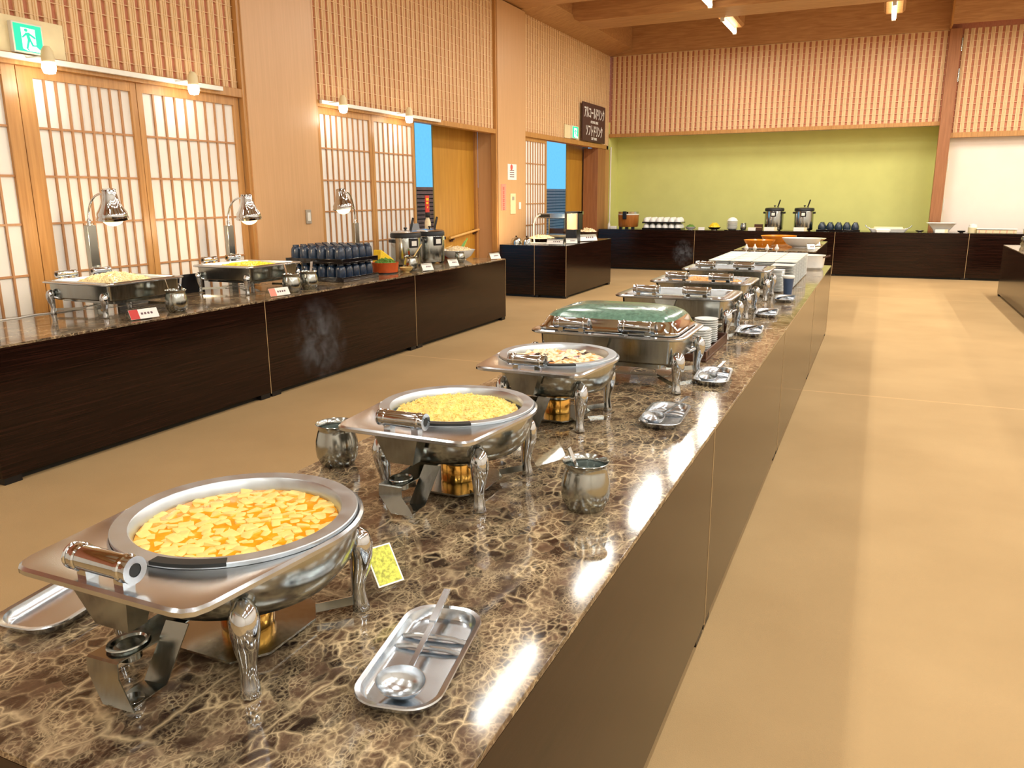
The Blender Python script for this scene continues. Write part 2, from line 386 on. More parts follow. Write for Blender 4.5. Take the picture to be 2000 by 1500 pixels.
# profile extrudes toward +y in local; rotated so it faces into the room
slats(wl, 2.6, 5.92, 2.455, ZC, 'y', WX - 0.03)
slats(wl, 6.98, 11.25, 2.475, ZC, 'y', WX - 0.03)
slats(wl, 12.33, 16.88, 2.52, ZC, 'y', WX - 0.03)
for nm, y0, y1, z0, z1 in (('lintel', -5, 5.93, 2.38, 2.455), ('lintel', 6.97, 11.25, 2.41, 2.475), ('lintel', 12.32, 16.62, 2.44, 2.52)):
    put(nm, MB().box(WX - 0.08, WX + 0.03, y0, y1, z0, z1), 'post', wl, bev=0.003)
for i, (y0, y1) in enumerate(((5.95, 6.95), (11.27, 12.30))):
    p = struct('trim_%d' % (i + 1), MB().box(WX - 0.30, WX + 0.05, y0, y1, 0, ZC), 'pillar', bev=0.004)
    p['label'] = 'wide flat pillar faced in pale orange veneer, ' + ('beside the two near heat lamps' if i == 0 else 'with paper notices on it')
    for yy in (y0 - 0.04, y1): put('edge_post', MB().box(WX - 0.05, WX + 0.035, yy, yy + 0.04, 0, ZC), 'post', p)
# corner post
struct('trim_3', MB().box(WX - 0.3, WX + 0.01, 16.12, 16.62, 0, 2.44), 'postred')['label'] = 'reddish corner post between far doorway and green alcove'
struct('trim_9', MB().box(WX - 0.3, WX + 0.0, 16.62, 16.9, 0, 2.44), 'post')['label'] = 'narrow wood strip in the far left corner'
put('wall_plate', MB().box(WX - 0.06, WX - 0.03, 16.62, 16.9, 2.44, 2.60), 'post', wl)
# shoji doors -------------------------------------------------------
BARS_Z = (1.982, 1.654, 1.327, 0.975, 0.640, 0.300)
def shoji(idx, y0, y1, s0, s1, ztop, nb, label):
    """paper from y0 to y1, stiles s0/s1 wide outside of it"""
    d = holder('door_%d' % idx, label)
    x = WX - 0.03
    put('paper_sheet', MB().box(x - 0.006, x, y0, y1, 0.06, ztop), 'shoji', d)
    put('stile', MB().box(x - 0.012, x + 0.022, y0 - s0, y0, 0, ztop + 0.07), 'post', d, bev=0.002)
    put('stile', MB().box(x - 0.012, x + 0.022, y1, y1 + s1, 0, ztop + 0.07), 'post', d, bev=0.002)
    put('rail', MB().box(x - 0.012, x + 0.020, y0, y1, ztop, ztop + 0.07), 'post', d)
    put('rail', MB().box(x - 0.012, x + 0.020, y0, y1, 0, 0.08), 'post', d)
    me = MB().box(x, x + 0.014, -0.0075, 0.0075, 0.08, ztop).mesh('lattice_bar'); me.materials.append(MAT['lat'])
    for i in range(nb): put('lattice_bar', me, None, d, (0, y0 + (i + 1) * (y1 - y0) / (nb + 1), 0))
    m2 = MB().box(x, x + 0.012, y0, y1, -0.0075, 0.0075).mesh('cross_bar'); m2.materials.append(MAT['lat'])
    for z in BARS_Z: put('cross_bar', m2, None, d, (0, 0, z + (ztop - 2.31) * 0.6))
    return d
shoji(1, 2.70, 3.70, 0.04, 0.10, 2.31, 8, 'leftmost shoji sliding door, cut by the photo edge')
shoji(2, 3.92, 4.72, 0.115, 0.055, 2.31, 8, 'shoji sliding door behind the front heat lamp')
shoji(3, 4.835, 5.83, 0.055, 0.065, 2.31, 8, 'shoji sliding door left of the first wide pillar')
shoji(4, 7.07, 7.965, 0.07, 0.045, 2.345, 8, 'shoji sliding door behind the third heat lamp')
shoji(5, 8.06, 8.90, 0.045, 0.045, 2.345, 7, 'shoji sliding door left of the blue gap and ochre panel')
shoji(6, 12.35, 13.32, 0.03, 0.05, 2.38, 8, 'narrow far shoji sliding door beside the notice pillar')
wo = struct('wall_outer', MB().box(WX - 0.36, WX - 0.34, 9.98, 11.26, 0, 2.75), 'ochre'); wo['label'] = 'ochre wooden board seen through the first doorway'
wo2 = struct('wall_outer_far', MB().box(WX - 0.36, WX - 0.34, 15.24, 16.5, 0, 2.75), 'ochre'); wo2['label'] = 'ochre wooden board seen through the far doorway'
struct('trim_4', MB().box(WX - 0.34, WX - 0.30, 11.20, 11.27, 0, 2.5), 'post')
struct('ceiling_passage', MB().box(-5.9, WX - 0.05, 8.9, 17, 2.75, 2.8), 'cream')
# window of the passage
wn = holder('window_1', 'tall glass pane of the passage looking on the blue evening sky')
put('pane', MB().box(-6.305, -6.295, 9.2, 17.5, 0.0, 3.2), 'glass', wn)
put('mullion', MB().box(-6.32, -6.28, 10.36, 10.40, 0.0, 3.2), 'whitepl', wn)
# ------------------------------------------------------------------ back wall
wb = struct('wall_back', MB().box(WX - 0.05, 1.01, WY + 0.03, WY + 0.05, 2.70, 5.0), 'back')
wb['label'] = 'back wall with vertical slats above the green alcove'
slats(wb, WX + 0.02, 0.81, 2.76, ZC, 'x', WY + 0.03)
put('lintel', MB().box(WX, 0.83, WY - 0.03, WY + 0.06, 2.69, 2.76), 'post', wb, bev=0.003)
wr = struct('wall_back_right', MB().box(1.01, 6.6, WY + 0.03, WY + 0.05, 2.47, 5.0), 'back')
wr['label'] = 'slatted wall right of the tall post'
slats(wr, 1.02, 3.2, 2.56, ZC, 'x', WY + 0.03)
put('lintel', MB().box(1.0, 6.5, WY - 0.03, WY + 0.06, 2.47, 2.56), 'post', wr, bev=0.003)
for z in (3.93, 3.42): put('hinge', MB().lathe([(0.018, 0), (0.018, 0.22)], 10, (1.02, WY - 0.03, z)), 'steel', wr)
p = struct('trim_5', MB().box(0.815, 1.005, WY - 0.12, WY + 0.08, 0, ZC), 'postred', bev=0.005); p['label'] = 'tall red-brown post between green alcove and white board'
g = struct('wall_alcove', MB().box(WX - 0.05, 1.0, 17.5, 17.55, 0, 3.0).box(WX - 0.06, WX - 0.0, WY, 17.5, 0, 3.0).box(0.93, 1.0, WY + 0.08, 17.5, 0, 3.0), 'green')
g['label'] = 'yellow-green painted alcove wall'
struct('ceiling_alcove', MB().box(WX, 6.6, WY + 0.05, 17.55, 2.72, 2.76), 'cream')
ww = struct('wall_white', MB().box(1.005, 6.6, 17.05, 17.1, 0, 2.6), 'wallwhite'); ww['label'] = 'white board wall right of the post'
for z in (1.9, 1.2): put('hinge', MB().lathe([(0.016, 0), (0.016, 0.2)], 10, (1.03, 17.03, z)), 'whitepl', ww)
# ------------------------------------------------------------------ ceiling
struct('ceiling', MB().box(WX - 0.1, 6.6, -5.1, 17.0, 4.95, 5.0), 'beam')['label'] = 'wooden ceiling'
struct('trim_6', MB().box(WX - 0.06, 0.80, 16.86, WY + 0.02, ZC, 4.95), 'beam')['label'] = 'wooden fascia board above the back wall'
struct('trim_7', MB().box(0.83, 6.6, 16.45, 16.50, ZC + 0.02, 4.95), 'beam')['label'] = 'wooden fascia board right of the tall post'
struct('trim_8', MB().box(0.80, 0.83, 16.45, WY + 0.02, ZC, 4.95), 'post')['label'] = 'pale return strip between two fascia boards'
def beamx(y0, y1, x0, label):
    b = tag(put('ceiling_beam', MB().prism([(x0, 4.95), (x0, ZC + 0.12), (x0 + 0.03, ZC + 0.04), (x0 + 0.12, ZC), (6.5, ZC), (6.5, 4.95)], y0, y1, Matrix.Rotation(PI / 2, 4, 'X') @ Matrix.Scale(-1, 4, (0, 0, 1))), 'beam', bev=0.004), label, 'beam')
    return b
beamx(13.35, 14.1, -4.95, 'long wooden ceiling beam crossing in front of the far lights')
ls = tag(put('ceiling_soffit', MB().box(WX - 0.03, 6.5, 9.0, 12.15, ZC + 0.02, 4.94), 'beam'), 'wide flat wooden soffit nearest at the top of the view', 'soffit')
tag(put('wall_cornice', MB().prism([(WX - 0.03, ZC), (WX + 0.02, ZC), (WX + 0.45, ZC + 0.12), (WX + 0.45, 4.94), (WX - 0.03, 4.94)], 12.16, 16.85, Matrix.Rotation(PI / 2, 4, 'X') @ Matrix.Scale(-1, 4, (0, 0, 1))), 'beam'), 'sloping wooden cornice along the top of the left wall', 'cornice')
tag(put('wall_cornice', MB().box(WX - 0.03, WX + 0.45, -5, 8.99, ZC, 4.94), 'beam'), 'wooden cornice over the near left wall, above the picture', 'cornice')
for k, y0 in enumerate((6.6, 4.3, 2.0, -0.3)):
    beamx(y0, y0 + 0.6, -4.95, 'ceiling beam overhead behind the picture top, %s' % ('nearest to the soffit', 'above the near food pans', 'above the photographer', 'behind the photographer')[k])
struct('ceiling_pale', MB().box(WX + 0.5, 6.5, -5.0, 8.95, 4.90, 4.94), 'cream')['label'] = 'pale ceiling panels between the overhead beams'
# ------------------------------------------------------------------ unseen sides of the room
struct('wall_right', MB().box(6.5, 6.6, -5.1, 17.6, 0, 5), 'cream')
struct('wall_front', MB().box(-9, 6.6, -5.1, -5.0, 0, 5), 'cream')
struct('wall_left_lower', MB().box(WX - 0.06, WX - 0.03, -5.1, 2.66, 0, 2.4), 'shoji')
# ceiling light fixtures
fix0 = None
def fixture(x, y, label):
    global fix0
    if fix0 is None:
        t = thing('ceiling_light', label, 'light', (x, y, 0), 0, 'tube lights in wooden housings')
        put('housing', MB().prism([(-0.16, 4.62), (-0.16, 4.42), (-0.12, 4.38), (0.12, 4.38), (0.16, 4.42), (0.16, 4.62)], -0.62, 0.62, Matrix.Rotation(PI / 2, 4, 'X')), 'beam', t)
        put('bracket', MB().prism([(-0.40, 4.95), (-0.16, 4.42), (0.16, 4.42), (0.40, 4.95)], -0.05, 0.0, Matrix.Rotation(PI / 2, 4, 'X')), 'postred', t)
        put('tube', MB().tube([(0, -0.58, 4.31), (0, 0.58, 4.31)], 0.035, 12), 'tube', t)
        [put('end_cap', MB().box(-0.03, 0.03, q - 0.02, q + 0.02, 4.27, 4.39), 'whitepl', t) for q in (-0.6, 0.6)]
        fix0 = t; return t
    return dup(fix0, (x, y, 0), 0, label)
colw = ('over the near counter row', 'over the right aisle', 'right of the aisle', 'by the unseen right wall')
roww = ('in front of the slatted back wall', 'between the beam and the soffit', 'hidden above the soffit', 'over the counter end', 'over the covered pan', 'over the yellow rice', 'over the photographer', 'behind the photographer', 'at the unseen rear')
for i, x in enumerate(ROWS_X):
    for j, y in enumerate(ROWS_Y):
        if y == 10.35: continue
        fixture(x, y, 'lit ceiling tube light %s, %s' % (colw[i], roww[j]))
# ------------------------------------------------------------------ counters
def table(name, label, x0, x1, y0, y1, h, top, cat='counter', group=None, band=True, front='x1'):
    cx0, cy0 = (x0 + x1) / 2, (y0 + y1) / 2; a = (x1 - x0) / 2; b = (y1 - y0) / 2 - 0.002
    t = thing(name, label, cat, (cx0, cy0, 0), 0, group)
    put('worktop', MB().box(-a, a, -b, b, h - 0.014, h), top, t, bev=0.0015)
    put('side_panel', MB().box(a - 0.02, a, -b, b, 0.04, h - 0.014), 'dark', t)
    put('side_panel', MB().box(-a, -a + 0.02, -b, b, 0.04, h - 0.014), 'dark', t)
    put('end_panel', MB().box(-a + 0.02, a - 0.02, -b, -b + 0.02, 0.04, h - 0.014), 'dark', t)
    put('end_panel', MB().box(-a + 0.02, a - 0.02, b - 0.02, b, 0.04, h - 0.014), 'dark', t)
    put('base_plinth', MB().box(-a + 0.05, a - 0.05, -b + 0.05, b - 0.05, 0.0, 0.05), 'void', t)
    for sx in (-1, 1):
        for sy in (-1, 1):
            u, v = sx * (a - 0.03), sy * (b - 0.06)
            put('foot', MB().box(u - 0.025, u + 0.025, v - 0.05, v + 0.05, 0, 0.045), 'black', t)
    if band:
        if front == 'x1': put('edge_band', MB().box(a - 0.003, a + 0.0015, b - 0.004, b + 0.0005, 0.03, h - 0.002), 'edge', t)
        elif front == 'y0': put('edge_band', MB().box(a - 0.005, a + 0.0005, -b - 0.0015, -b + 0.003, 0.03, h - 0.002), 'edge', t)
    return t
NX0, NX1 = -1.432, -0.436
for y0, y1, lb in ((0.577, 2.572, 'nearest marble-topped buffet table, holding the soup and yellow rice pans'),
                   (2.572, 4.71, 'second marble-topped table, under the covered pan'),
                   (4.71, 6.98, 'third marble-topped table, under the far uncovered rectangular pans'),
                   (6.98, 9.25, 'fourth marble-topped table, under the block of white plates')):
    table('buffet_table', lb, NX0, NX1, y0, y1, CT, 'marble', group=None)
for y0, y1, lb in ((2.52, 4.632, 'left marble-topped table nearest the photo edge, with the pale noodle pan'),
                   (4.632, 6.79, 'left marble-topped table under the corn pan and blue cup rack'),
                   (6.79, 8.92, 'left marble-topped table under the two soup warmers')):
    table('buffet_table', lb, -5.12, -4.15, y0, y1, CT, 'marble')
table('serving_table', 'dark wood serving table by the far doorway, left half', -5.25, -4.672, 11.07, 13.25, 0.78, 'darktop', front='y0')
table('serving_table', 'dark wood serving table by the far doorway, right half', -4.668, -4.165, 11.07, 13.25, 0.78, 'darktop', front='y0')
BZ = 0.815
for x0, x1, lb in ((-5.35, -3.34, 'long dark back table under the rice tub and white bowls'), (-3.34, -0.745, 'long dark back table under the two black-rimmed warmers'),
                   (-0.745, 1.44, 'long dark back table under the teal bowls and square white bowl'), (1.44, 3.9, 'long dark back table at the right photo edge')):
    table('back_table', lb, x0, x1, 16.12, 16.75, BZ, 'darktop', front='y0')
table('side_table', 'dark marble-topped table cut by the right photo edge', 1.69, 2.7, 10.0, 13.85, 0.75, 'marble', band=False)
table('display_table', 'mirror-topped display table with orange bowls beyond the white plates', -1.63, -0.67, 10.25, 12.5, 0.83, 'marble', band=False)

# ------------------------------------------------------------------ chafing dish parts
def leg_mb():
    """leg in local frame: +x points outward, foot at origin"""
    mb = MB()
    mb.tube([(0.001, 0, 0.0), (0.0, 0, 0.004), (-0.001, 0, 0.018), (-0.003, 0, 0.04), (-0.002, 0, 0.06), (0.002, 0, 0.085), (0.005, 0, 0.11), (0.004, 0, 0.132), (0.0, 0, 0.148), (-0.005, 0, 0.158), (-0.009, 0, 0.162)],
            [0.0155, 0.0168, 0.0148, 0.0128, 0.0142, 0.019, 0.0225, 0.0235, 0.0205, 0.013, 0.002], 16)
    mb.tube([(0.0, 0, 0.112), (-0.018, 0, 0.114), (-0.036, 0, 0.106), (-0.05, 0, 0.104), (-0.066, 0, 0.112)], [0.011, 0.011, 0.010, 0.012, 0.014], 12)
    return mb
LEG = leg_mb().mesh('leg'); LEG.materials.append(MAT['chrome'])
def handle_mb():
    mb = MB(); M = Matrix.Rotation(PI / 2, 4, 'Y')
    L = 0.058
    mb.lathe([(0.0178, -L), (0.0184, -L + 0.004), (0.0184, L - 0.004), (0.0178, L)], 24, (0, 0, 0), M=M)
    return mb
HAN = handle_mb().mesh('hinge_handle'); HAN.materials.append(MAT['chrome'])
Mx = Matrix.Rotation(PI / 2, 4, 'Y')
COLLAR = MB().lathe_open([(0.0185, -0.0045), (0.0205, -0.0025), (0.0205, 0.0025), (0.0185, 0.0045)], 24, M=Mx).mesh('collar'); COLLAR.materials.append(MAT['chrome'])
RING = MB().lathe_open([(0.0180, 0.0), (0.0200, 0.001), (0.0197, 0.0035), (0.010, 0.0035), (0.009, -0.006)], 24, M=Mx).mesh('end_ring'); RING.materials.append(MAT['chrome'])
PLUG = MB().lathe([(0.0, 0.0), (0.0095, 0.0), (0.0095, 0.001), (0, 0.001)], 20, M=Mx).mesh('bore'); PLUG.materials.append(MAT['void'])
BRK = MB().box(-0.009, 0.009, -0.010, 0.010, -0.030, -0.010).mesh('bracket'); BRK.materials.append(MAT['chrome'])
def add_handle(t, x, y, z, sc_=1.0):
    h = put('hinge_handle', HAN, None, t, (x, y, z)); h.scale = (sc_, sc_, sc_)
    for s_ in (-1, 1):
        put('collar', COLLAR, None, h, (s_ * 0.0445, 0, 0)); put('bracket', BRK, None, h, (s_ * 0.037, 0, 0))
        put('end_ring', RING, None, h, (s_ * 0.058, 0, 0), (0, 0, 0 if s_ > 0 else PI)); put('bore', PLUG, None, h, (s_ * 0.0592 - (0.001 if s_ < 0 else 0), 0, 0))
BOXM = MB()
tp = [(-0.062, -0.022), (0.062, -0.022), (0.062, 0.03), (-0.062, 0.03)]; bt = [(-0.034, -0.004), (0.034, -0.004), (0.034, 0.03), (-0.034, 0.03)]
BOXM.add([(x, y, 0.214) for x, y in tp] + [(x, y, 0.135) for x, y in bt], [(0, 1, 5, 4), (1, 2, 6, 5), (2, 3, 7, 6), (3, 0, 4, 7), (4, 5, 6, 7)])
BOX = BOXM.mesh('hinge_box'); BOX.materials.append(MAT['steel'])
def holder_mb():
    """bent steel strap in front with a cup plate, foot and return leg"""
    mb = MB()
    mb.strip([(-0.030, -0.10, 0.090), (-0.042, -0.185, 0.078), (-0.050, -0.247, 0.076), (-0.0505, -0.2495, 0.074), (-0.050, -0.251, 0.050), (-0.010, -0.262, 0.012)], (1, 0.05, 0), 0.062, 0.0022)
    mb.strip([(-0.010, -0.262, 0.0125), (-0.010, -0.258, 0.0135), (-0.010, -0.195, 0.0145), (0.018, -0.165, 0.110)], (1, 0.12, 0), 0.042, 0.0022)
    return mb
HOLD = holder_mb().mesh('lid_stop_strap'); HOLD.materials.append(MAT['steel'])
CUP = MB().lathe_open([(0.034, 0.0), (0.033, 0.002), (0.028, 0.001), (0.024, -0.004), (0.0, -0.006)], 24, (0, 0, 0), 1, 0.8).lathe([(0.017, -0.003), (0.018, -0.026), (0.012, -0.030)], 20).mesh('strap_cup'); CUP.materials.append(MAT['steel'])
SFOOT = MB().lathe([(0.0165, 0), (0.0175, 0.003), (0.0175, 0.013), (0.016, 0.015)], 20).mesh('strap_foot'); SFOOT.materials.append(MAT['chrome'])
BURN = MB().lathe([(0.044, 0.018), (0.046, 0.022), (0.046, 0.066), (0.043, 0.07)], 28).mesh('fuel_holder'); BURN.materials.append(MAT['brass'])
COLR = MB().lathe([(0.050, 0.071), (0.052, 0.074), (0.052, 0.104)], 28).mesh('burner_collar'); COLR.materials.append(MAT['steel'])
# round deck
def deck_outline():
    pts = []
    rc = 0.035; r0 = 0.21; cxx, cyy = 0.148, -0.25
    # convex hull of the big circle and two corner circles
    cloud = [(r0 * math.cos(a), r0 * math.sin(a)) for a in [2 * PI * i / 96 for i in range(96)]]
    for s_ in (-1, 1): cloud += [(s_ * cxx + rc * math.cos(a), cyy + rc * math.sin(a)) for a in [2 * PI * i / 40 for i in range(40)]]
    P = sorted(set(cloud))
    def cross(o, a, b): return (a[0] - o[0]) * (b[1] - o[1]) - (a[1] - o[1]) * (b[0] - o[0])
    lo = []
    for q in P:
        while len(lo) >= 2 and cross(lo[-2], lo[-1], q) <= 0: lo.pop()
        lo.append(q)
    up = []
    for q in reversed(P):
        while len(up) >= 2 and cross(up[-2], up[-1], q) <= 0: up.pop()
        up.append(q)
    h = lo[:-1] + up[:-1]
    # resample by angle
    n = 120; out = []
    for i in range(n):
        a = 2 * PI * i / n; dx, dy = math.cos(a), math.sin(a); best = 0
        for j in range(len(h)):
            x1, y1 = h[j]; x2, y2 = h[(j + 1) % len(h)]; ex, ey = x2 - x1, y2 - y1
            den = dx * ey - dy * ex
            if abs(den) < 1e-12: continue
            t = (x1 * ey - y1 * ex) / den; u = (x1 * dy - y1 * dx) / den
            if t > 0 and -1e-6 <= u <= 1 + 1e-6: best = max(best, t)
        out.append(best)
    return out
DO = deck_outline()
def deck_mesh():
    n = len(DO); mb = MB(); vs_ = []; fs = []
    rings = [(lambda d: d - 0.004, 0.208), (lambda d: d, 0.210), (lambda d: d, 0.217), (lambda d: d - 0.005, 0.221), (lambda d: 0.204, 0.2195), (lambda d: 0.194, 0.214), (lambda d: 0.186, 0.214), (lambda d: 0.186, 0.2), ]
    for fn, z in rings:
        for i in range(n):
            a = 2 * PI * i / n; r = fn(DO[i]); r = max(r, 0.18)
            if fn(1) == 1 - 0.004 or fn(1) == 1 or fn(1) == 1 - 0.005: r = fn(DO[i])
            vs_.append((r * math.cos(a), r * math.sin(a), z))
    for j in range(len(rings) - 1):
        for i in range(n):
            i2 = (i + 1) % n; fs.append((j * n + i, j * n + i2, (j + 1) * n + i2, (j + 1) * n + i))
    # underside
    o = len(vs_)
    for i in range(n): a = 2 * PI * i / n; vs_.append((0.190 * math.cos(a), 0.190 * math.sin(a), 0.206))
    for i in range(n):
        i2 = (i + 1) % n; fs.append((i, o + i, o + i2, i2))
    mb.add(vs_, fs, True); return mb.mesh('deck')
DECK = deck_mesh(); DECK.materials.append(MAT['deck'])
def round_chafer(label, loc, rz=0):
    t = thing('chafing_dish', label, 'chafing dish', loc, rz)
    put('deck', DECK, None, t)
    put('water_bowl', MB().lathe_open([(0.197, 0.209), (0.199, 0.195), (0.196, 0.17), (0.187, 0.142), (0.164, 0.114), (0.12, 0.098), (0.06, 0.093), (0, 0.093)], 48), 'steel', t)
    put('food_pan', MB().lathe_open([(0.2005, 0.219), (0.2005, 0.2250), (0.199, 0.2265), (0.1735, 0.2255), (0.1715, 0.2235), (0.167, 0.205), (0.163, 0.18), (0.15, 0.172), (0.0, 0.17)], 64), 'pan', t)
    # notch in the pan rim
    mb = MB(); vs_ = []; fs = []; k = 12
    for i in range(k + 1):
        a = math.radians(-86 + 34 * i / k)
        for r, z in ((0.183, 0.2275), (0.2015, 0.2275), (0.2015, 0.2215), (0.183, 0.2215)): vs_.append((r * math.cos(a), r * math.sin(a), z))
    for i in range(k):
        for q in range(4): fs.append((i * 4 + q, i * 4 + (q + 1) % 4, (i + 1) * 4 + (q + 1) % 4, (i + 1) * 4 + q))
    fs += [(0, 1, 2, 3), tuple(k * 4 + i for i in (3, 2, 1, 0))]
    put('rim_slot', mb.add(vs_, fs), 'void', t)
    add_handle(t, 0.0, -0.262, 0.250)
    put('hinge_box', BOX, None, t, (-0.02, -0.245, 0))
    for sx, sy, a in ((1, -1, -PI / 4), (1, 1, PI / 4), (-1, 1, 3 * PI / 4), (-1, -1, -3 * PI / 4)):
        put('leg', LEG, None, t, (sx * 0.136, sy * 0.146, 0), (0, 0, a))
    put('lid_stop_strap', HOLD, None, t)
    put('strap_cup', CUP, None, t, (-0.046, -0.205, 0.082), (0, 0, math.radians(80)))
    put('strap_foot', SFOOT, None, t, (-0.008, -0.238, 0))
    put('fuel_holder', BURN, None, t); put('burner_collar', COLR, None, t)
    fr = MB().prism([(-0.10, -0.06), (-0.06, -0.11), (0.06, -0.11), (0.10, -0.06), (0.10, 0.06), (0.06, 0.11), (-0.06, 0.11), (-0.10, 0.06)], 0.014, 0.018)
    for sx in (-1, 1):
        for sy in (-1, 1): fr.strip([(sx * 0.08, sy * 0.085, 0.02), (sx * 0.139, sy * 0.146, 0.022)], (-sx * 0.1, sy * 0.1, 0.9), 0.016, 0.003)
    put('burner_rack', fr, 'steel', t)
    return t
def rect_chafer(label, loc, rz=0, hx=0.318, hy=0.225, lx=0.295, ly=0.19, lid=False, box=True, pan_mat='pan'):
    t = thing('chafing_dish', label, 'chafing dish', loc, rz)
    px_, py_ = hx - 0.058, hy - 0.052
    d = MB().loft([(px_ - 0.004, py_ - 0.004, 0.03, 0.206), (hx - 0.006, hy - 0.006, 0.055, 0.206), (hx, hy, 0.06, 0.210), (hx, hy, 0.06, 0.216), (hx - 0.008, hy - 0.008, 0.055, 0.221), (px_ + 0.016, py_ + 0.016, 0.045, 0.217), (px_ + 0.008, py_ + 0.008, 0.04, 0.224), (px_, py_, 0.035, 0.223)])
    put('deck', d, 'deck', t)
    put('food_pan', MB().loft([(px_, py_, 0.035, 0.223), (px_ - 0.006, py_ - 0.006, 0.035, 0.215), (px_ - 0.012, py_ - 0.012, 0.04, 0.165), (px_ - 0.02, py_ - 0.02, 0.04, 0.16)], cap1=True), pan_mat, t)
    put('water_pan', MB().loft([(hx - 0.04, hy - 0.035, 0.025, 0.208), (hx - 0.045, hy - 0.04, 0.025, 0.112), (hx - 0.055, hy - 0.05, 0.02, 0.104)], cap1=True), 'steel', t)
    put('heat_skirt', MB().loft([(hx - 0.10, hy - 0.08, 0.01, 0.104), (hx - 0.10, hy - 0.08, 0.01, 0.082)], cap1=True), 'steel', t)
    for s_ in (-1, 1): add_handle(t, s_ * 0.135, -hy + 0.026, 0.254, 1.18)
    if box: put('hinge_box', BOX, None, t, (-0.03, -hy + 0.03, 0))
    for sx, sy, a in ((1, -1, -PI / 4), (1, 1, PI / 4), (-1, 1, 3 * PI / 4), (-1, -1, -3 * PI / 4)):
        put('leg', LEG, None, t, (sx * lx, sy * ly, 0), (0, 0, a)).scale = (1.15, 1.15, 1.0)
    fr = MB()
    # plate with round burner hole (annular strip out to a hexagon)
    for cxh in (-0.12, 0.12):
        n = 24; vs_ = []; fs = []
        for i in range(n):
            a = 2 * PI * i / n; c_, s2 = math.cos(a), math.sin(a)
            q = min(0.115 / max(abs(c_), 1e-6), 0.085 / max(abs(s2), 1e-6), 0.13)
            for r, z in ((0.05, 0.040), (q, 0.040), (q, 0.037), (0.05, 0.037)): vs_.append((cxh + r * c_, r * s2, z))
        for i in range(n):
            i2 = (i + 1) % n
            for q in range(4): fs.append((i * 4 + q, i * 4 + (q + 1) % 4, i2 * 4 + (q + 1) % 4, i2 * 4 + q))
        fr.add(vs_, fs)
    for sx in (-1, 1):
        for sy in (-1, 1): fr.strip([(sx * 0.19, sy * 0.07, 0.036), (sx * (lx - 0.01), sy * (ly - 0.006), 0.03)], (-0.1 * sx, 0.2 * sy, 0.9), 0.018, 0.003)
    put('burner_rack', fr, 'steel', t)
    if lid:
        l = MB().loft([(px_ + 0.028, py_ + 0.028, 0.05, 0.222), (px_ + 0.028, py_ + 0.028, 0.05, 0.230), (px_ + 0.018, py_ + 0.018, 0.055, 0.236), (px_ + 0.008, py_ + 0.006, 0.06, 0.262), (px_ + 0.001, py_ - 0.002, 0.06, 0.272)])
        lo = put('lid', l, 'chrome', t)
        put('window', MB().loft([(px_ + 0.001, py_ - 0.002, 0.06, 0.272), (px_ - 0.012, py_ - 0.014, 0.06, 0.285), (px_ - 0.04, py_ - 0.036, 0.05, 0.297), (px_ - 0.08, py_ - 0.07, 0.05, 0.307), (px_ - 0.13, py_ - 0.11, 0.04, 0.314)], cap1=True), 'lidglass', lo, label='fogged green glass window')
    return t
RC = [(-0.955, 0.962), (-0.962, 1.760), (-0.965, 2.492)]
round_chafer('round steel chafing dish of orange tofu soup, nearest the camera', (*RC[0], CT))
round_chafer('round steel chafing dish filled with yellow rice', (*RC[1], CT))
round_chafer('round steel chafing dish of mixed vegetables, before the covered pan', (*RC[2], CT))
rect_chafer('rectangular chafing dish closed by a domed lid with green glass', (-0.955, 3.165, CT), lid=True)
rect_chafer('open rectangular chafing dish just behind the covered one', (-0.985, 4.42, CT))
rect_chafer('rectangular chafing dish with browned fried food', (-1.0, 5.21, CT))
rect_chafer('farthest rectangular chafing dish, against the white plates', (-1.0, 6.12, CT))
rect_chafer('left counter chafing dish heaped with pale noodles', (-4.715, 3.82, CT), -PI / 2, hx=0.325, hy=0.325, lx=0.30, ly=0.25, box=False)
rect_chafer('left counter chafing dish holding yellow corn', (-4.74, 5.13, CT), -PI / 2, hx=0.325, hy=0.315, lx=0.30, ly=0.25, box=False)
# ------------------------------------------------------------------ food
def disc_pts(r, n, seed, mind):
    rnd = random.Random(seed); out = []; tries = 0
    while len(out) < n and tries < 20000:
        tries += 1; a = rnd.uniform(0, 2 * PI); q = r * math.sqrt(rnd.random()); p = (q * math.cos(a), q * math.sin(a))
        if all((p[0] - o[0]) ** 2 + (p[1] - o[1]) ** 2 > mind ** 2 for o in out): out.append(p)
    return out
t = thing('tofu_soup', 'orange soup thick with tofu cubes in the nearest round pan', 'soup', (*RC[0], CT))
put('broth', MB().lathe([(0.1635, 0.180), (0.166, 0.203), (0.0, 0.203)], 56), 'broth', t)
cubes = []
for k in range(6):
    rr = random.Random(k); a, b = rr.uniform(0.006, 0.012), rr.uniform(0.008, 0.014); mb = MB().loft([(a * 0.8, b * 0.8, 0.002, -0.005), (a, b, 0.002, -0.003), (a, b, 0.002, 0.003), (a * 0.8, b * 0.8, 0.002, 0.0042)], True, True, k=1, smooth=False)
    me = mb.mesh('tofu_piece'); me.materials.append(MAT['tofu']); cubes.append(me)
rnd = random.Random(3)
for i, (x, y) in enumerate(disc_pts(0.158, 210, 5, 0.0165)):
    put('tofu_piece', cubes[i % 6], None, t, (x, y, 0.2005 + rnd.uniform(-0.0025, 0.0015)), (rnd.uniform(-.25, .25), rnd.uniform(-.25, .25), rnd.uniform(0, 6)))
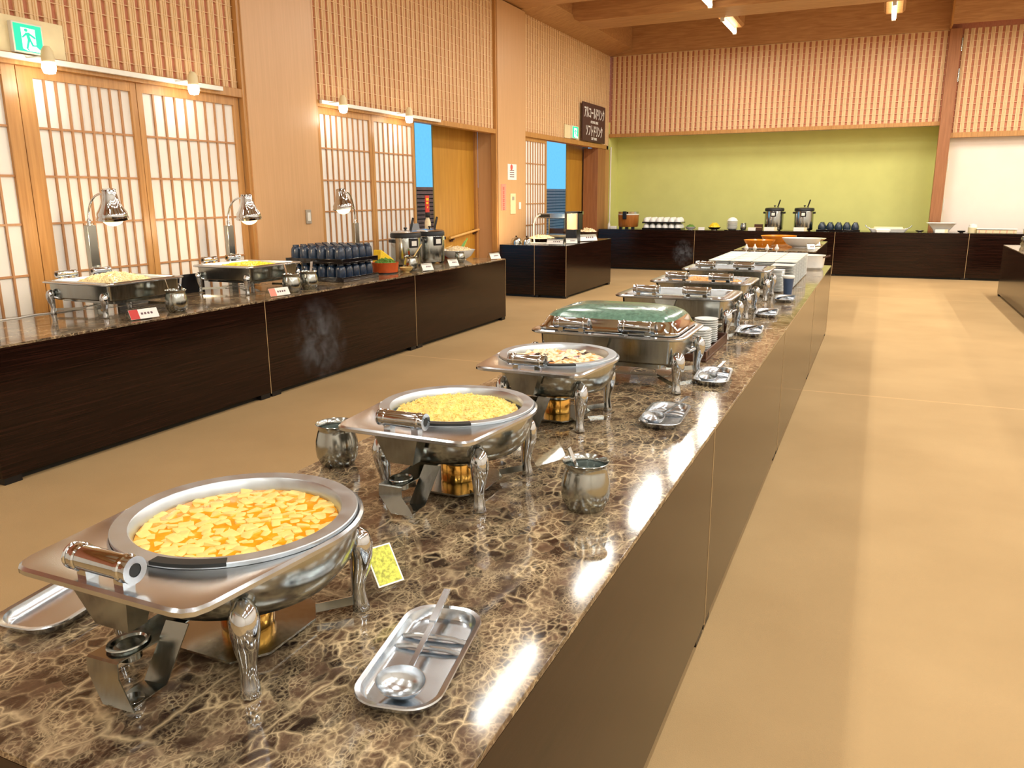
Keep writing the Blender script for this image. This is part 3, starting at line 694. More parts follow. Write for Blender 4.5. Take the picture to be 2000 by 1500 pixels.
def mound(r, h, z0, n, lump, seed, sx=1, sy=1, square=False, flat=0.0):
    """bumpy heap made of a displaced cap plus small lumps"""
    mb = MB(); rnd = random.Random(seed); rings = 22; seg = 56; vs_ = [(0, 0, z0 + h)]; fs = []
    def hz(x, y, q): return z0 + h * (1 - q ** 2.2) + noise.noise(Vector((x * 38, y * 38, seed))) * lump * 1.0 + noise.noise(Vector((x * 95, y * 95, seed))) * lump * 0.6
    for j in range(1, rings + 1):
        q = j / rings
        for i in range(seg):
            a = 2 * PI * i / seg; c_, s_ = math.cos(a), math.sin(a)
            if square:
                k = 1 / max(abs(c_), abs(s_)); k = min(k, 1.32)
            else: k = 1
            x, y = r * q * c_ * k * sx, r * q * s_ * k * sy
            vs_.append((x, y, hz(x, y, q)))
    for i in range(seg): fs.append((0, 1 + i, 1 + (i + 1) % seg))
    for j in range(rings - 1):
        for i in range(seg):
            i2 = (i + 1) % seg; a = 1 + j * seg; b = a + seg; fs.append((a + i, b + i, b + i2, a + i2))
    mb.add(vs_, fs, True)
    for i in range(n):
        a = rnd.uniform(0, 2 * PI); q = math.sqrt(rnd.random()) * 0.97; c_, s_ = math.cos(a), math.sin(a); k = min(1 / max(abs(c_), abs(s_)), 1.32) if square else 1
        x, y = r * q * c_ * k * sx, r * q * s_ * k * sy; z = hz(x, y, q); s2 = lump * rnd.uniform(0.35, 0.8)
        M = Matrix.Translation((x, y, z)) @ Matrix.Rotation(rnd.uniform(0, 6), 4, (rnd.random(), rnd.random(), 0.3)) @ Matrix.Diagonal((s2, s2 * 0.7, s2 * 0.6, 1))
        o8 = [M @ Vector(p) for p in ((1, 0, 0), (-1, 0, 0), (0, 1, 0), (0, -1, 0), (0, 0, 1), (0, 0, -1))]
        mb.add(o8, [(0, 2, 4), (2, 1, 4), (1, 3, 4), (3, 0, 4), (2, 0, 5), (1, 2, 5), (3, 1, 5), (0, 3, 5)], False)
    return mb
tag(put('yellow_rice', mound(0.160, 0.026, 0.205, 2600, 0.0065, 2), 'egg', loc=(*RC[1], CT)), 'heap of fluffy yellow rice in the second round pan', 'rice', kind='stuff')
t = thing('vegetable_stew', 'pale mixed vegetables with dark mushrooms and pink fish cake', 'food', (*RC[2], CT))
put('sauce', MB().lathe([(0.160, 0.180), (0.164, 0.203), (0.10, 0.208), (0.0, 0.210)], 48), 'cabb', t)
def chip(a, b, c, mt, nm):
    me = MB().loft([(a * .7, b * .7, b * .3, -c), (a, b, b * .4, 0), (a * .7, b * .7, b * .3, c)], True, True, k=2).mesh(nm); me.materials.append(MAT[mt]); return me
chips = [('cabbage_piece', chip(.016, .011, .005, 'cabb', 'cabbage_piece'), 70), ('carrot_slice', chip(.013, .009, .003, 'carrot', 'carrot_slice'), 34), ('mushroom_piece', chip(.014, .009, .004, 'mush', 'mushroom_piece'), 12), ('fish_cake', chip(.012, .009, .004, 'ham', 'fish_cake'), 14)]
pp = disc_pts(0.145, 130, 9, 0.012); random.Random(1).shuffle(pp); i = 0
for nm, me, cnt in chips:
    for k in range(cnt):
        if i >= len(pp): break
        x, y = pp[i]; i += 1; put(nm, me, None, t, (x, y, 0.212 - 0.3 * (x * x + y * y)), (rnd.uniform(-.5, .5), rnd.uniform(-.5, .5), rnd.uniform(0, 6)))
tag(put('fried_food', mound(0.160, 0.022, 0.203, 900, 0.010, 4, sx=1.35, sy=0.86, square=True), 'fried', loc=(-1.0, 5.21, CT)), 'golden brown fried food pieces in a rectangular pan', 'food', kind='stuff')
tag(put('clear_soup', MB().loft([(0.235, 0.15, 0.03, 0.175), (0.238, 0.152, 0.03, 0.188), (0.22, 0.135, 0.03, 0.1885)], True, True), 'clearsoup', loc=(-0.985, 4.42, CT)), 'clear pale soup in the pan behind the covered dish', 'food', kind='stuff')
tag(put('clear_soup', MB().loft([(0.235, 0.15, 0.03, 0.175), (0.238, 0.152, 0.03, 0.188), (0.22, 0.135, 0.03, 0.1885)], True, True), 'clearsoup', loc=(-1.0, 6.12, CT)), 'clear pale soup in the farthest rectangular pan', 'food', kind='stuff')
tag(put('noodles', mound(0.18, 0.055, 0.200, 1500, 0.012, 6, square=True), 'sprout', loc=(-4.715, 3.82, CT)), 'pale noodles heaped in the left counter pan under the first heat lamp', 'food', kind='stuff')
tag(put('corn', mound(0.18, 0.03, 0.20, 1500, 0.009, 8, square=True), 'yellow', loc=(-4.74, 5.13, CT)), 'yellow corn heaped under the second heat lamp', 'food', kind='stuff')
# ------------------------------------------------------------------ utensil trays, ladles, tongs
def tray_mb():
    mb = MB(); a, b = 0.071, 0.152
    mb.loft([(a - 0.004, b - 0.004, 0.05, 0.0195), (a, b, 0.052, 0.021), (a - 0.001, b - 0.001, 0.052, 0.0235), (a - 0.009, b - 0.009, 0.045, 0.022), (a - 0.013, b - 0.013, 0.04, 0.010), (a - 0.018, b - 0.018, 0.036, 0.0055)], cap1=True, k=8)
    mb.loft([(a - 0.004, b - 0.004, 0.05, 0.0195), (a - 0.010, b - 0.010, 0.045, 0.008), (a - 0.02, b - 0.02, 0.035, 0.0)], cap1=True, k=8)
    return mb
t = thing('utensil_tray', 'stainless divided tray holding a ladle, nearest right of the soup dish', 'tray', (-0.622, 1.000, CT), math.radians(11))
put('tray_body', tray_mb(), 'traym', t)
rg = MB()
for yy in (0.028, 0.062): rg.tube([(-0.056, yy, 0.008), (-0.03, yy, 0.0125), (0.03, yy, 0.0125), (0.056, yy, 0.008)], 0.0045, 8)
put('divider', rg, 'traym', t)
tray0 = t
TR = [((-1.335, 0.925, CT), 9, 'stainless divided tray at the far left, tucked under the soup dish'),
      ((-0.613, 2.610, CT), 3, 'small stainless tray beside the vegetable dish'),
      ((-0.577, 3.290, CT), 5, 'small stainless tray in front of the stacked saucers'),
      ((-0.607, 4.520, CT), 4, 'small stainless tray beside the pale clear soup pan'),
      ((-0.610, 5.260, CT), 4, 'small stainless tray beside the fried food pan'),
      ((-0.580, 6.060, CT), 3, 'farthest small stainless tray, before the blue tumbler')]
for loc, a, lb in TR: dup(tray0, loc, math.radians(a), lb)
def ladle_thing(label, loc, rz):
    t = thing('ladle', label, 'ladle', loc, rz)
    M = Matrix.Translation((0, -0.085, 0.036)) @ Matrix.Rotation(math.radians(18), 4, 'X')
    pr = [(0.0, -0.024), (0.014, -0.0225), (0.026, -0.015), (0.033, -0.004), (0.035, 0.003), (0.0338, 0.003), (0.0318, -0.004), (0.025, -0.0135), (0.0135, -0.021), (0.0, -0.0222)]
    put('bowl', MB().lathe_open(pr, 28, M=M, sx=1.15, sy=0.85), 'traym', t)
    put('stem', MB().strip([(0, -0.058, 0.037), (0, -0.03, 0.030), (0.0, 0.06, 0.034), (0, 0.15, 0.040), (0, 0.185, 0.043)], (1, 0, 0), 0.009, 0.003), 'traym', t)
    put('grip', MB().strip([(0, 0.09, 0.0375), (0, 0.19, 0.0455)], (1, 0, 0), 0.0125, 0.0042), 'traym', t)
    return t
l0 = ladle_thing('steel ladle lying in the nearest divided tray', (-0.622, 0.985, CT - 0.004), math.radians(16))
l0.rotation_euler = (0, 0, math.radians(14))
dup(l0, (-0.613, 2.600, CT - 0.004), math.radians(-12), 'steel ladle in the tray beside the vegetable dish')
dup(l0, (-0.577, 3.280, CT - 0.004), math.radians(-4), 'steel ladle in the tray before the stacked saucers')
def tongs(label, loc, rz):
    t = thing('tongs', label, 'tongs', loc, rz)
    for s_ in (-1, 1):
        put('arm', MB().strip([(0, 0.13, 0.016), (s_ * 0.012, 0.08, 0.018), (s_ * 0.017, -0.04, 0.018), (s_ * 0.014, -0.11, 0.013)], (s_ * 0.2, 0, 1), 0.014, 0.002), 'chrome', t)
    put('spring_bend', MB().tube([(-0.004, 0.13, 0.016), (0, 0.137, 0.016), (0.004, 0.13, 0.016)], 0.004, 8), 'chrome', t)
    return t
g0 = tongs('steel tongs in the tray beside the clear soup pan', (-0.607, 4.525, CT + 0.004), math.radians(-12))
dup(g0, (-0.610, 5.265, CT + 0.004), math.radians(-18), 'steel tongs in the tray beside the fried food pan')
dup(g0, (-0.580, 6.065, CT + 0.004), math.radians(-20), 'steel tongs in the farthest small tray')
# ------------------------------------------------------------------ steel jugs with spoons
def jug(label, loc, rz, spoons=1):
    t = thing('utensil_pot', label, 'pot', loc, rz)
    put('body', MB().lathe_open([(0, 0.0), (0.042, 0.0), (0.047, 0.004), (0.058, 0.026), (0.0605, 0.048), (0.0585, 0.074), (0.052, 0.098), (0.0495, 0.106), (0.0515, 0.114), (0.0575, 0.121), (0.0565, 0.1225), (0.0505, 0.115), (0.0482, 0.106), (0.050, 0.098), (0.056, 0.074), (0.058, 0.048), (0.05, 0.02), (0, 0.006)], 40), 'steel', t)
    put('water', MB().lathe([(0.0, 0.088), (0.0535, 0.0885), (0.0, 0.0895)], 32), 'water', t)
    for k in range(spoons):
        M = Matrix.Rotation(0.5 + k * 2.4, 4, 'Z')
        put('spoon', MB().strip([M @ Vector((-0.02, 0, 0.02)), M @ Vector((0.03, 0, 0.112)), M @ Vector((0.046, 0, 0.148 + 0.035 * (spoons > 1 or k)))], M @ Vector((0, 1, 0)), 0.017, 0.004), 'chrome', t)
    return t
jug('stainless pot of water with a spoon at the right, beside the rice dish', (-0.600, 1.745, CT), 2.6)
jug('stainless pot half hidden left behind the soup dish', (-1.365, 1.775, CT), 0.3, 0)
j0 = jug('small steel spoon pot right of the noodle pan', (-4.285, 3.93, CT), 1.0, 2)
j0.scale = (1.22, 1.22, 1.22)
dup(j0, (-4.29, 5.115, CT), 0.4, 'left one of two steel spoon pots near the corn pan')
dup(j0, (-4.31, 5.365, CT), 1.2, 'right one of two steel spoon pots near the corn pan')
dup(j0, (-4.40, 7.13, CT), 2.0, 'small steel pot between terracotta pot and warmers')
jug('small steel pot before the white salad bowl', (-4.42, 8.24, CT), 0, 0)
ORD = ['first', 'second', 'third', 'fourth', 'fifth', 'sixth', 'seventh', 'eighth', 'ninth', 'tenth', 'eleventh', 'twelfth', 'thirteenth', 'fourteenth', 'fifteenth', 'sixteenth']
# ------------------------------------------------------------------ saucers near the covered dish, on a wooden tray
def dished_plate(r, h):
    return MB().lathe_open([(0, 0.001), (r * .55, 0.0), (r * .62, h * .15), (r, h), (r * .985, h * 1.12), (r * .6, h * .4), (0, h * .3)], 28).mesh('plate')
sa = MB().box(-0.07, 0.07, -0.28, 0.28, 0.0, 0.012).box(0.062, 0.07, -0.28, 0.28, 0.012, 0.05).box(-0.07, -0.062, -0.28, 0.28, 0.012, 0.05).box(-0.062, 0.062, 0.272, 0.28, 0.012, 0.05).box(-0.062, 0.062, -0.28, -0.272, 0.012, 0.035)
t = thing('wooden_tray', 'dark wooden tray under the two stacks of white saucers', 'tray', (-0.742, 3.895, CT), 0)
put('tray_body', sa, 'darkbox', t, bev=0.002)
put('hand_hole', MB().lathe([(0.0, 0.0), (0.012, 0.0), (0.012, 0.009), (0, 0.009)], 16, M=Matrix.Translation((0.0622, -0.22, 0.033)) @ Matrix.Rotation(PI / 2, 4, 'Y')), 'void', t)
SP = dished_plate(0.060, 0.012); SP.materials.append(MAT['white'])
for lbn, x, y, n in (('near', -0.745, 3.80, 10), ('far', -0.762, 4.06, 11)):
    for k in range(n):
        tag(put('saucer', SP, None, loc=(x, y, CT + 0.0125 + k * 0.0112)), ('white saucer %s from the top in the %s stack on the tray' % (ORD[n - 1 - k], lbn)) if k < n - 1 else ('topmost white saucer of the %s stack on the wooden tray' % lbn), 'saucer', 'saucers in the %s stack' % lbn)
# white square plates: block of stacks
SQ = MB().loft([(0.07, 0.07, 0.012, 0.0), (0.088, 0.115, 0.012, 0.010), (0.089, 0.116, 0.012, 0.0125), (0.074, 0.10, 0.012, 0.006)], True, True, k=2).mesh('square_plate'); SQ.materials.append(MAT['white'])
for r_ in range(6):
    for c_ in range(4):
        n = 16 if r_ > 0 else 13
        if r_ == 0 and c_ == 3: n = 15
        for k in range(n if (c_ == 3 or r_ == 0) else 16):
            if c_ < 3 and 0 < r_ and k < 12: continue
            tag(put('square_plate', SQ, None, loc=(-1.235 + c_ * 0.182, 6.88 + r_ * 0.236, CT + k * 0.0125)), 'square plate %s from top, %s stack of %s row in the white block' % (ORD[(n if (c_ == 3 or r_ == 0) else 16) - 1 - k], ('leftmost', 'second', 'third', 'rightmost')[c_], ('nearest', 'second', 'third', 'fourth', 'fifth', 'farthest')[r_]), 'plate', 'white square plates in stacks')
# solid lower fill where plates are hidden: supporting crate
for c_ in range(3):
    tag(put('plate_crate', MB().box(-0.085, 0.085, -0.58, 0.58, 0, 0.149), 'whitepl', loc=(-1.235 + c_ * 0.182, 7.47, CT)), 'white crate under the %s plate stacks' % ('left', 'middle', 'right')[c_], 'crate', 'crates under the plate stacks')
# striped stack of small plates beside blue tumbler
for k in range(16):
    tag(put('small_plate', SP, None, loc=(-0.70, 6.55, CT + k * 0.0108)), 'small white plate %s from the top in the striped stack by the blue tumbler' % ORD[15 - k], 'plate', 'small plates left of the blue tumbler')
t = thing('tumbler', 'blue tumbler with a white rim in front of the white plates', 'cup', (-0.60, 6.42, CT))
t.scale = (1.25, 1.25, 1.3)
put('body', MB().lathe([(0, 0.0), (0.024, 0.0), (0.032, 0.095), (0, 0.095)], 24), plain('blue_plastic', (58, 78, 110), 0.35), t)
put('rim', MB().lathe([(0.031, 0.095), (0.036, 0.103), (0.034, 0.112), (0, 0.112)], 24), 'whitepl', t)
# clear dispenser handles on the block
for k, (x, y) in enumerate(((-1.22, 8.38), (-1.14, 8.40), (-1.02, 8.40), (-0.93, 8.42))):
    t = thing('serving_spoon', 'clear white serving spoon standing behind the plates, %s' % ('first from left', 'second from left', 'third from left', 'last at right')[k], 'spoon', (x, y, CT))
    put('stem', MB().tube([(0, 0, 0.0), (0.01, 0, 0.20)], 0.006, 8), 'whitepl', t)
    put('knob', MB().lathe([(0, 0), (0.016, 0.006), (0.022, 0.022), (0.010, 0.045), (0.006, 0.06), (0, 0.062)], 14, (0.01, 0, 0.20)), 'whitepl', t)
# white oval casserole
t = thing('casserole', 'white oval casserole dish at the far right end of the marble table', 'dish', (-0.625, 8.78, CT))
put('body', MB().loft([(0.12, 0.10, 0.09, 0.0), (0.135, 0.12, 0.10, 0.02), (0.145, 0.13, 0.11, 0.13), (0.150, 0.135, 0.11, 0.14), (0.142, 0.127, 0.11, 0.14), (0.130, 0.115, 0.10, 0.02)], True, True), 'white', t)
put('handle', MB().strip([(0.13, -0.08, 0.122), (0.185, -0.05, 0.135), (0.185, 0.05, 0.135), (0.13, 0.08, 0.122)], (0, 0, 1), 0.012, 0.01), 'darkbox', t)
# objects on the display table
DZ = 0.83
def bowl_mb(r, h, foot=0.45, wall=0.012, sx=1, sy=1):
    return MB().lathe_open([(0, 0.004), (r * foot, 0), (r * foot, 0.008), (r * max(.75, foot + .1), h * .35), (r, h), (r - wall, h), (r * .72, h * .4), (0, h * .14)], 36, sx=sx, sy=sy)
tag(put('serving_bowl', bowl_mb(0.20, 0.09, 0.72), 'orange', loc=(-1.42, 10.95, DZ)), 'front orange serving bowl on the display table', 'bowl')
tag(put('serving_bowl', bowl_mb(0.24, 0.11, 0.72), 'orange', loc=(-1.27, 11.75, DZ)), 'rear orange serving bowl on the display table', 'bowl')
t = thing('salad_bowl', 'white oval bowl with green salad on the display table', 'bowl', (-0.90, 10.98, DZ), -0.2)
put('body', bowl_mb(0.22, 0.12, sx=1.15, sy=0.8), 'white', t); put('salad', mound(0.15, 0.035, 0.06, 160, 0.016, 12, sx=1.15, sy=0.8), 'leaf', t, kind='stuff')
tag(put('serving_plate', bowl_mb(0.23, 0.06), 'cabb', loc=(-0.90, 12.15, DZ)), 'cream shallow dish at the back of the display table', 'dish')
tag(put('serving_tray', MB().loft([(0.17, 0.06, 0.02, 0), (0.19, 0.07, 0.02, 0.012), (0.175, 0.06, 0.02, 0.006)], True, True), 'deck', loc=(-1.38, 10.45, DZ)), 'slim steel tray in front of the orange bowls', 'tray')
def tent(label, loc, rz, w=0.11, h=0.075, mat2=None, cat='label card', grp=None):
    t = thing('label_card', label, cat, loc, rz, grp)
    put('holder', MB().prism([(-0.035, 0), (-0.032, 0), (0.0, h), (0.032, 0), (0.035, 0), (0.001, h + 0.004), (-0.001, h + 0.004)], -w / 2, w / 2, Matrix.Rotation(PI / 2, 4, 'X') @ Matrix.Rotation(PI / 2, 4, 'Y')), 'clear', t)
    M = Matrix.Translation((0, -0.0195, h * 0.5)) @ Matrix.Rotation(math.radians(90 - 26), 4, 'X')
    put('card', MB().box(-w / 2 + 0.003, w / 2 - 0.003, -h * 0.46, h * 0.46, 0.0, 0.0012, M), 'paperw', t)
    if mat2: put('colour_strip', MB().box(-w / 2 + 0.004, -w / 2 + w * 0.32, -h * 0.45, h * 0.45, 0.0012, 0.002, M), mat2, t)
    ink = MB()
    for k in range(4): ink.box(-w * 0.1 + k * w * 0.11, -w * 0.1 + k * w * 0.11 + w * 0.07, -h * 0.08, h * 0.12, 0.0012, 0.0017, M)
    put('print', ink, 'ink', t)
    return t
tent('clear label holder on the right front corner of the display table', (-0.76, 10.55, DZ), 0.6)
tent('clear label holder behind the front one on the display table', (-0.75, 11.3, DZ), 0.6)
# card by first dish (clear acrylic sheet with yellow-green pattern)
t = thing('label_card', 'clear acrylic card with yellow-green pattern leaning beside the soup dish', 'label card', (-0.790, 1.175, CT), math.radians(62))
M = Matrix.Translation((0, 0, 0.070)) @ Matrix.Rotation(math.radians(48), 4, 'X')
put('holder', MB().box(-0.050, 0.062, -0.048, 0.048, -0.0012, 0.0012, M), 'clear', t, bev=0.001)
put('pattern_strip', MB().box(-0.042, 0.006, -0.036, 0.036, 0.0015, 0.0022, M), 'tileyel', t)
put('border', MB().box(-0.045, 0.009, -0.039, 0.039, 0.0012, 0.0016, M), 'paperw', t)
put('stand', MB().box(-0.045, 0.045, 0.030, 0.032, -0.0698, 0.035, Matrix.Translation((0, 0, 0.07))), 'clear', t)
t = thing('label_card', 'plain clear acrylic stand leaning behind the rice dish', 'label card', (-0.795, 1.945, CT), math.radians(62))
put('holder', MB().box(-0.050, 0.062, -0.048, 0.048, -0.0012, 0.0012, M), 'clear', t, bev=0.001)
put('stand', MB().box(-0.045, 0.045, 0.030, 0.032, -0.0698, 0.035, Matrix.Translation((0, 0, 0.07))), 'clear', t)
# ------------------------------------------------------------------ left counter objects
def heat_lamp(label, pole, shade, tilt=(0.18, 0.0), gap=True):
    px_, py_, pz = pole; sx_, sy_, sz = shade
    t = thing('heat_lamp', label, 'lamp', (px_, py_, CT))
    put('base', MB().box(-0.038, 0.02, -0.10, 0.10, 0, 0.012), 'steel', t, bev=0.003)
    put('pole', MB().box(-0.020, 0.020, -0.036, 0.036, 0.012, pz - CT), 'steel', t, bev=0.003)
    put('joint', MB().lathe([(0.014, 0), (0.014, 0.035), (0.008, 0.045)], 14, (0, 0, pz - CT)), 'chrome', t)
    dx, dy = sx_ - px_, sy_ - py_; z0 = pz - CT + 0.03; z1 = sz + 0.17 - CT
    pts = []
    for i in range(13):
        a = PI * i / 12 * 0.62; u = (1 - math.cos(a)) / (1 - math.cos(PI * 0.62)); v = math.sin(min(a * 1.0, PI / 2)) if a < PI / 2 else 1 - 0.12 * (a - PI / 2)
        pts.append((dx * 0.86 * u, dy * 0.86 * u, z0 + (z1 - z0) * v))
    put('gooseneck', MB().tube(pts, 0.0075, 10), 'chrome', t)
    M = Matrix.Translation((dx, dy, sz - CT)) @ Matrix.Rotation(tilt[0], 4, 'X') @ Matrix.Rotation(tilt[1], 4, 'Y')
    sh = put('shade', MB().lathe_open([(0.0, 0.205), (0.040, 0.205), (0.044, 0.198), (0.050, 0.16), (0.060, 0.115), (0.078, 0.075), (0.094, 0.05), (0.098, 0.04), (0.098, 0.022), (0.103, 0.016), (0.103, 0.0), (0.098, 0.0), (0.095, 0.02), (0.07, 0.075), (0.0, 0.12)], 40, M=M), 'chrome', t)
    slot = MB()
    for k in range(12):
        a = 2 * PI * k / 12; slot.box(0.040, 0.0445, -0.004, 0.004, 0.180, 0.2, M @ Matrix.Rotation(a, 4, 'Z'))
    put('vent_slots', slot, 'void', sh)
    put('bulb', MB().ball((0, 0, 0.008), 0.070, 24, 0.75, M=M), 'heatbulb', t)
    return t
heat_lamp('chrome heat lamp over the noodle pan, front of three', (-5.078, 3.96, 1.317), (-4.80, 3.93, 1.36), (0.12, 0.1))
heat_lamp('chrome heat lamp over the corn pan, middle of three', (-5.080, 5.30, 1.268), (-4.80, 5.25, 1.325), (0.12, 0.05))
heat_lamp('chrome heat lamp behind the blue cups, farthest of three', (-4.93, 6.93, 1.24), (-4.90, 6.70, 1.375), (0.0, -0.12))
for (x, y, z) in ((-4.80, 3.93, 1.28), (-4.80, 5.25, 1.25)):
    l = bpy.data.lights.new('heat_bulb_light', 'POINT'); l.energy = 9; l.color = (1, 0.78, 0.5); l.shadow_soft_size = 0.05
    o = bpy.data.objects.new('heat_bulb_light', l); o.location = (x, y, z); COL.objects.link(o)
tent('red and white label card in front of the noodle pan', (-4.235, 3.60, CT), PI / 2 - 0.15, 0.20, 0.07, 'red')
tent('pink and white label card in front of the corn pan', (-4.235, 4.88, CT), PI / 2 - 0.15, 0.20, 0.07, 'pink')
tent('cream label card in front of the first soup warmer', (-4.24, 7.16, CT), PI / 2 - 0.25, 0.16, 0.085)
tent('cream label card in front of the second soup warmer', (-4.24, 7.72, CT), PI / 2 - 0.25, 0.16, 0.085)
tent('white label card at the far corner of the left counter', (-4.24, 8.78, CT), PI / 2 - 0.3, 0.18, 0.085)
tag(put('partition_board', MB().box(-0.01, 0.01, -0.42, 0.42, 0, 0.15), 'black', loc=(-5.06, 4.52, CT)), 'low black board behind the counter between the two heated pans', 'board')
tag(put('speaker_box', MB().box(-0.05, 0.05, -0.10, 0.10, 0, 0.17), 'black', loc=(-4.98, 3.02, CT), bev=0.006), 'small black box cut by the left photo edge', 'box')
pts = [(-5.02, 3.12, CT + 0.004), (-5.0, 3.3, CT + 0.004), (-5.04, 3.45, CT + 0.004), (-5.0, 3.6, CT + 0.004), (-5.02, 3.8, CT + 0.004)]
tag(put('power_cord', MB().tube(pts, 0.004, 6), 'whitepl'), 'thin white cord running from the black box to the heat lamp', 'cord')
# blue cups rack
t = thing('cup_rack', 'two-tier black rack carrying upturned blue cups', 'rack', (-4.66, 6.18, CT))
for nm, z in (('lower_tray', 0.0), ('upper_tray', 0.162)):
    put(nm, MB().box(-0.32, 0.32, -0.30, 0.26, z, z + 0.012).box(0.305, 0.32, -0.30, 0.26, z + 0.012, z + 0.044).box(-0.32, -0.305, -0.30, 0.26, z + 0.012, z + 0.044).box(-0.305, 0.305, -0.30, -0.285, z + 0.012, z + 0.044).box(-0.305, 0.305, 0.245, 0.26, z + 0.012, z + 0.044), 'lacquer', t, bev=0.002)
CUPM = MB().lathe([(0.0, 0.0), (0.046, 0.0), (0.048, 0.01), (0.0485, 0.05), (0.0475, 0.085), (0.043, 0.112), (0.034, 0.128), (0.030, 0.130), (0.029, 0.147), (0.0, 0.147)], 12, smooth=False).mesh('cup'); CUPM.materials.append(MAT['blue'])
for tier, z in (('upper', 0.1755), ('lower', 0.0135)):
    for i in range(6):
        for j in range(5):
            x = -4.66 - 0.245 + i * 0.098; y = 6.18 - 0.235 + j * 0.107
            pos = '%s in the %s row' % (('leftmost', 'second from left', 'middle', 'fourth from left', 'rightmost')[j], ('rear', 'fifth', 'fourth', 'third', 'second', 'front')[i])
            tag(put('cup', CUPM, None, loc=(x, y, CT + z), rot=(0, 0, (i + j) * 0.4)), 'upturned blue cup on the %s rack tray, %s' % (tier, pos), 'cup', 'blue cups on the %s tray' % tier)
# terracotta pot + lettuce
t = thing('terracotta_pot', 'round terracotta pot with green salad and yellow wedge', 'pot', (-4.50, 6.80, CT))
put('body', MB().lathe_open([(0, 0), (0.115, 0.0), (0.125, 0.01), (0.135, 0.10), (0.137, 0.108), (0.128, 0.108), (0.12, 0.02), (0, 0.015)], 36), 'terra', t)
put('base', MB().lathe([(0.10, -0.0), (0.128, 0.0), (0.128, 0.012), (0.10, 0.012)], 30), 'black', t)
tag(put('salad', mound(0.115, 0.05, 0.09, 260, 0.018, 21), 'leaf', loc=(-4.50, 6.80, CT)), 'green leaves filling the terracotta pot', 'salad', kind='stuff')
tag(put('food_wedge', MB().prism([(-0.14, 0), (0.15, 0), (0.12, 0.06), (-0.10, 0.17)], -0.05, 0.05, Matrix.Rotation(PI / 2, 4, 'Z') @ Matrix.Rotation(PI / 2, 4, 'X')), 'yellow', loc=(-4.70, 7.07, CT + 0.05), bev=0.01), 'bright yellow wedge behind the terracotta pot', 'food')
tag(put('white_dish', bowl_mb(0.13, 0.05), 'white', loc=(-4.70, 7.07, CT)), 'white dish under the yellow wedge', 'dish')
tag(put('sesame_bowl', bowl_mb(0.07, 0.05), 'bamboo', loc=(-4.36, 6.97, CT)), 'small beige bowl touching the terracotta pot', 'bowl')
tag(put('wooden_spoon', MB().tube([(0, 0, 0.0), (0.02, 0.20, 0.17)], 0.006, 8), 'bamboo', loc=(-4.40, 7.12, CT + 0.09)), 'long bamboo spoon leaning in the small steel pot', 'spoon')
# soup warmers
def warmer(label, loc, rz, r=0.165, h=0.36, name='soup_warmer', group=None, lidopen=True, body='steel'):
    t = thing(name, label, 'soup warmer', loc, rz, group)
    put('body', MB().lathe([(r * .9, 0.015), (r * .97, 0.02), (r, 0.05), (r, h - 0.06), (r * .98, h - 0.05)], 44), body, t)
    put('rim', MB().lathe([(r * 1.0, h - 0.05), (r * 1.03, h - 0.045), (r * 1.03, h - 0.012), (r * .98, h)], 44), 'rim', t)
    put('lid', MB().lathe([(r * 1.0, h), (r * 1.02, h + 0.004), (r * .9, h + 0.016), (r * .4, h + 0.026), (0, h + 0.028)], 44), 'deck', t)
    put('lid_knob', MB().lathe([(0.012, 0), (0.01, 0.012), (0.022, 0.02), (0.018, 0.032), (0, 0.034)], 16, (0, 0, h + 0.026)), 'black', t)
    c = put('control_panel', MB().box(-0.052, 0.052, -r - 0.018, -r + 0.02, h - 0.155, h - 0.055), 'black', t, bev=0.006)
    put('display', MB().box(-0.030, 0.030, -r - 0.020, -r - 0.0175, h - 0.135, h - 0.082), 'whitepl', c)
    for s_ in (-1, 1): put('side_handle', MB().box(s_ * r - 0.03, s_ * r + 0.03, -0.04, 0.04, h - 0.10, h - 0.065), 'black', t, bev=0.006)
    for k in range(3):
        a = k * 2 * PI / 3 + PI / 2; put('foot', MB().lathe([(0.02, 0), (0.022, 0.02)], 12, (r * .78 * math.cos(a), r * .78 * math.sin(a), 0)), 'black', t)
    put('ladle_handle', MB().tube([(r * 0.3, -0.02, h + 0.01), (r * 0.55, -0.02, h + 0.16)], 0.013, 8), 'black', t)
    return t
warmer('steel soup warmer on the left counter, nearer of the two', (-4.76, 7.62, CT), PI / 2 - 0.5)
warmer('steel soup warmer on the left counter, farther of the two', (-4.72, 8.08, CT), PI / 2 - 0.5)
warmer('steel soup warmer at the back table, left of the pair', (-1.885, 16.43, BZ), 0, r=0.175, h=0.42)
warmer('steel soup warmer at the back table, right of the pair', (-1.340, 16.43, BZ), 0, r=0.175, h=0.42)
t = thing('salad_bowl', 'large white bowl heaped with pale vegetables on the left counter', 'bowl', (-4.62, 8.58, CT))
put('body', bowl_mb(0.24, 0.12, sx=0.8, sy=1.0), 'white', t); put('vegetables', mound(0.19, 0.05, 0.10, 500, 0.02, 31, sx=0.8), 'cabb', t, kind='stuff')
tag(put('serving_tongs', MB().strip([(0, 0, 0), (0.0, 0.14, 0.09)], (1, 0, 0.3), 0.035, 0.006).strip([(0.03, 0, 0), (0.03, 0.12, 0.12)], (1, 0, 0.3), 0.015, 0.006), 'lime', loc=(-4.60, 8.60, CT + 0.13)), 'lime green serving tongs stuck in the white vegetable bowl', 'tongs')
t = thing('terracotta_pan', 'shallow terracotta pan at the far end of the left counter', 'pan', (-4.72, 8.78, CT))
t.location = (-4.90, 8.77, CT)
put('body', bowl_mb(0.115, 0.10), 'terra', t); put('spoon', MB().tube([(-0.02, -0.12, 0.10), (0.0, 0.02, 0.12), (0.0, 0.15, 0.14)], 0.007, 8), 'bamboo', t)
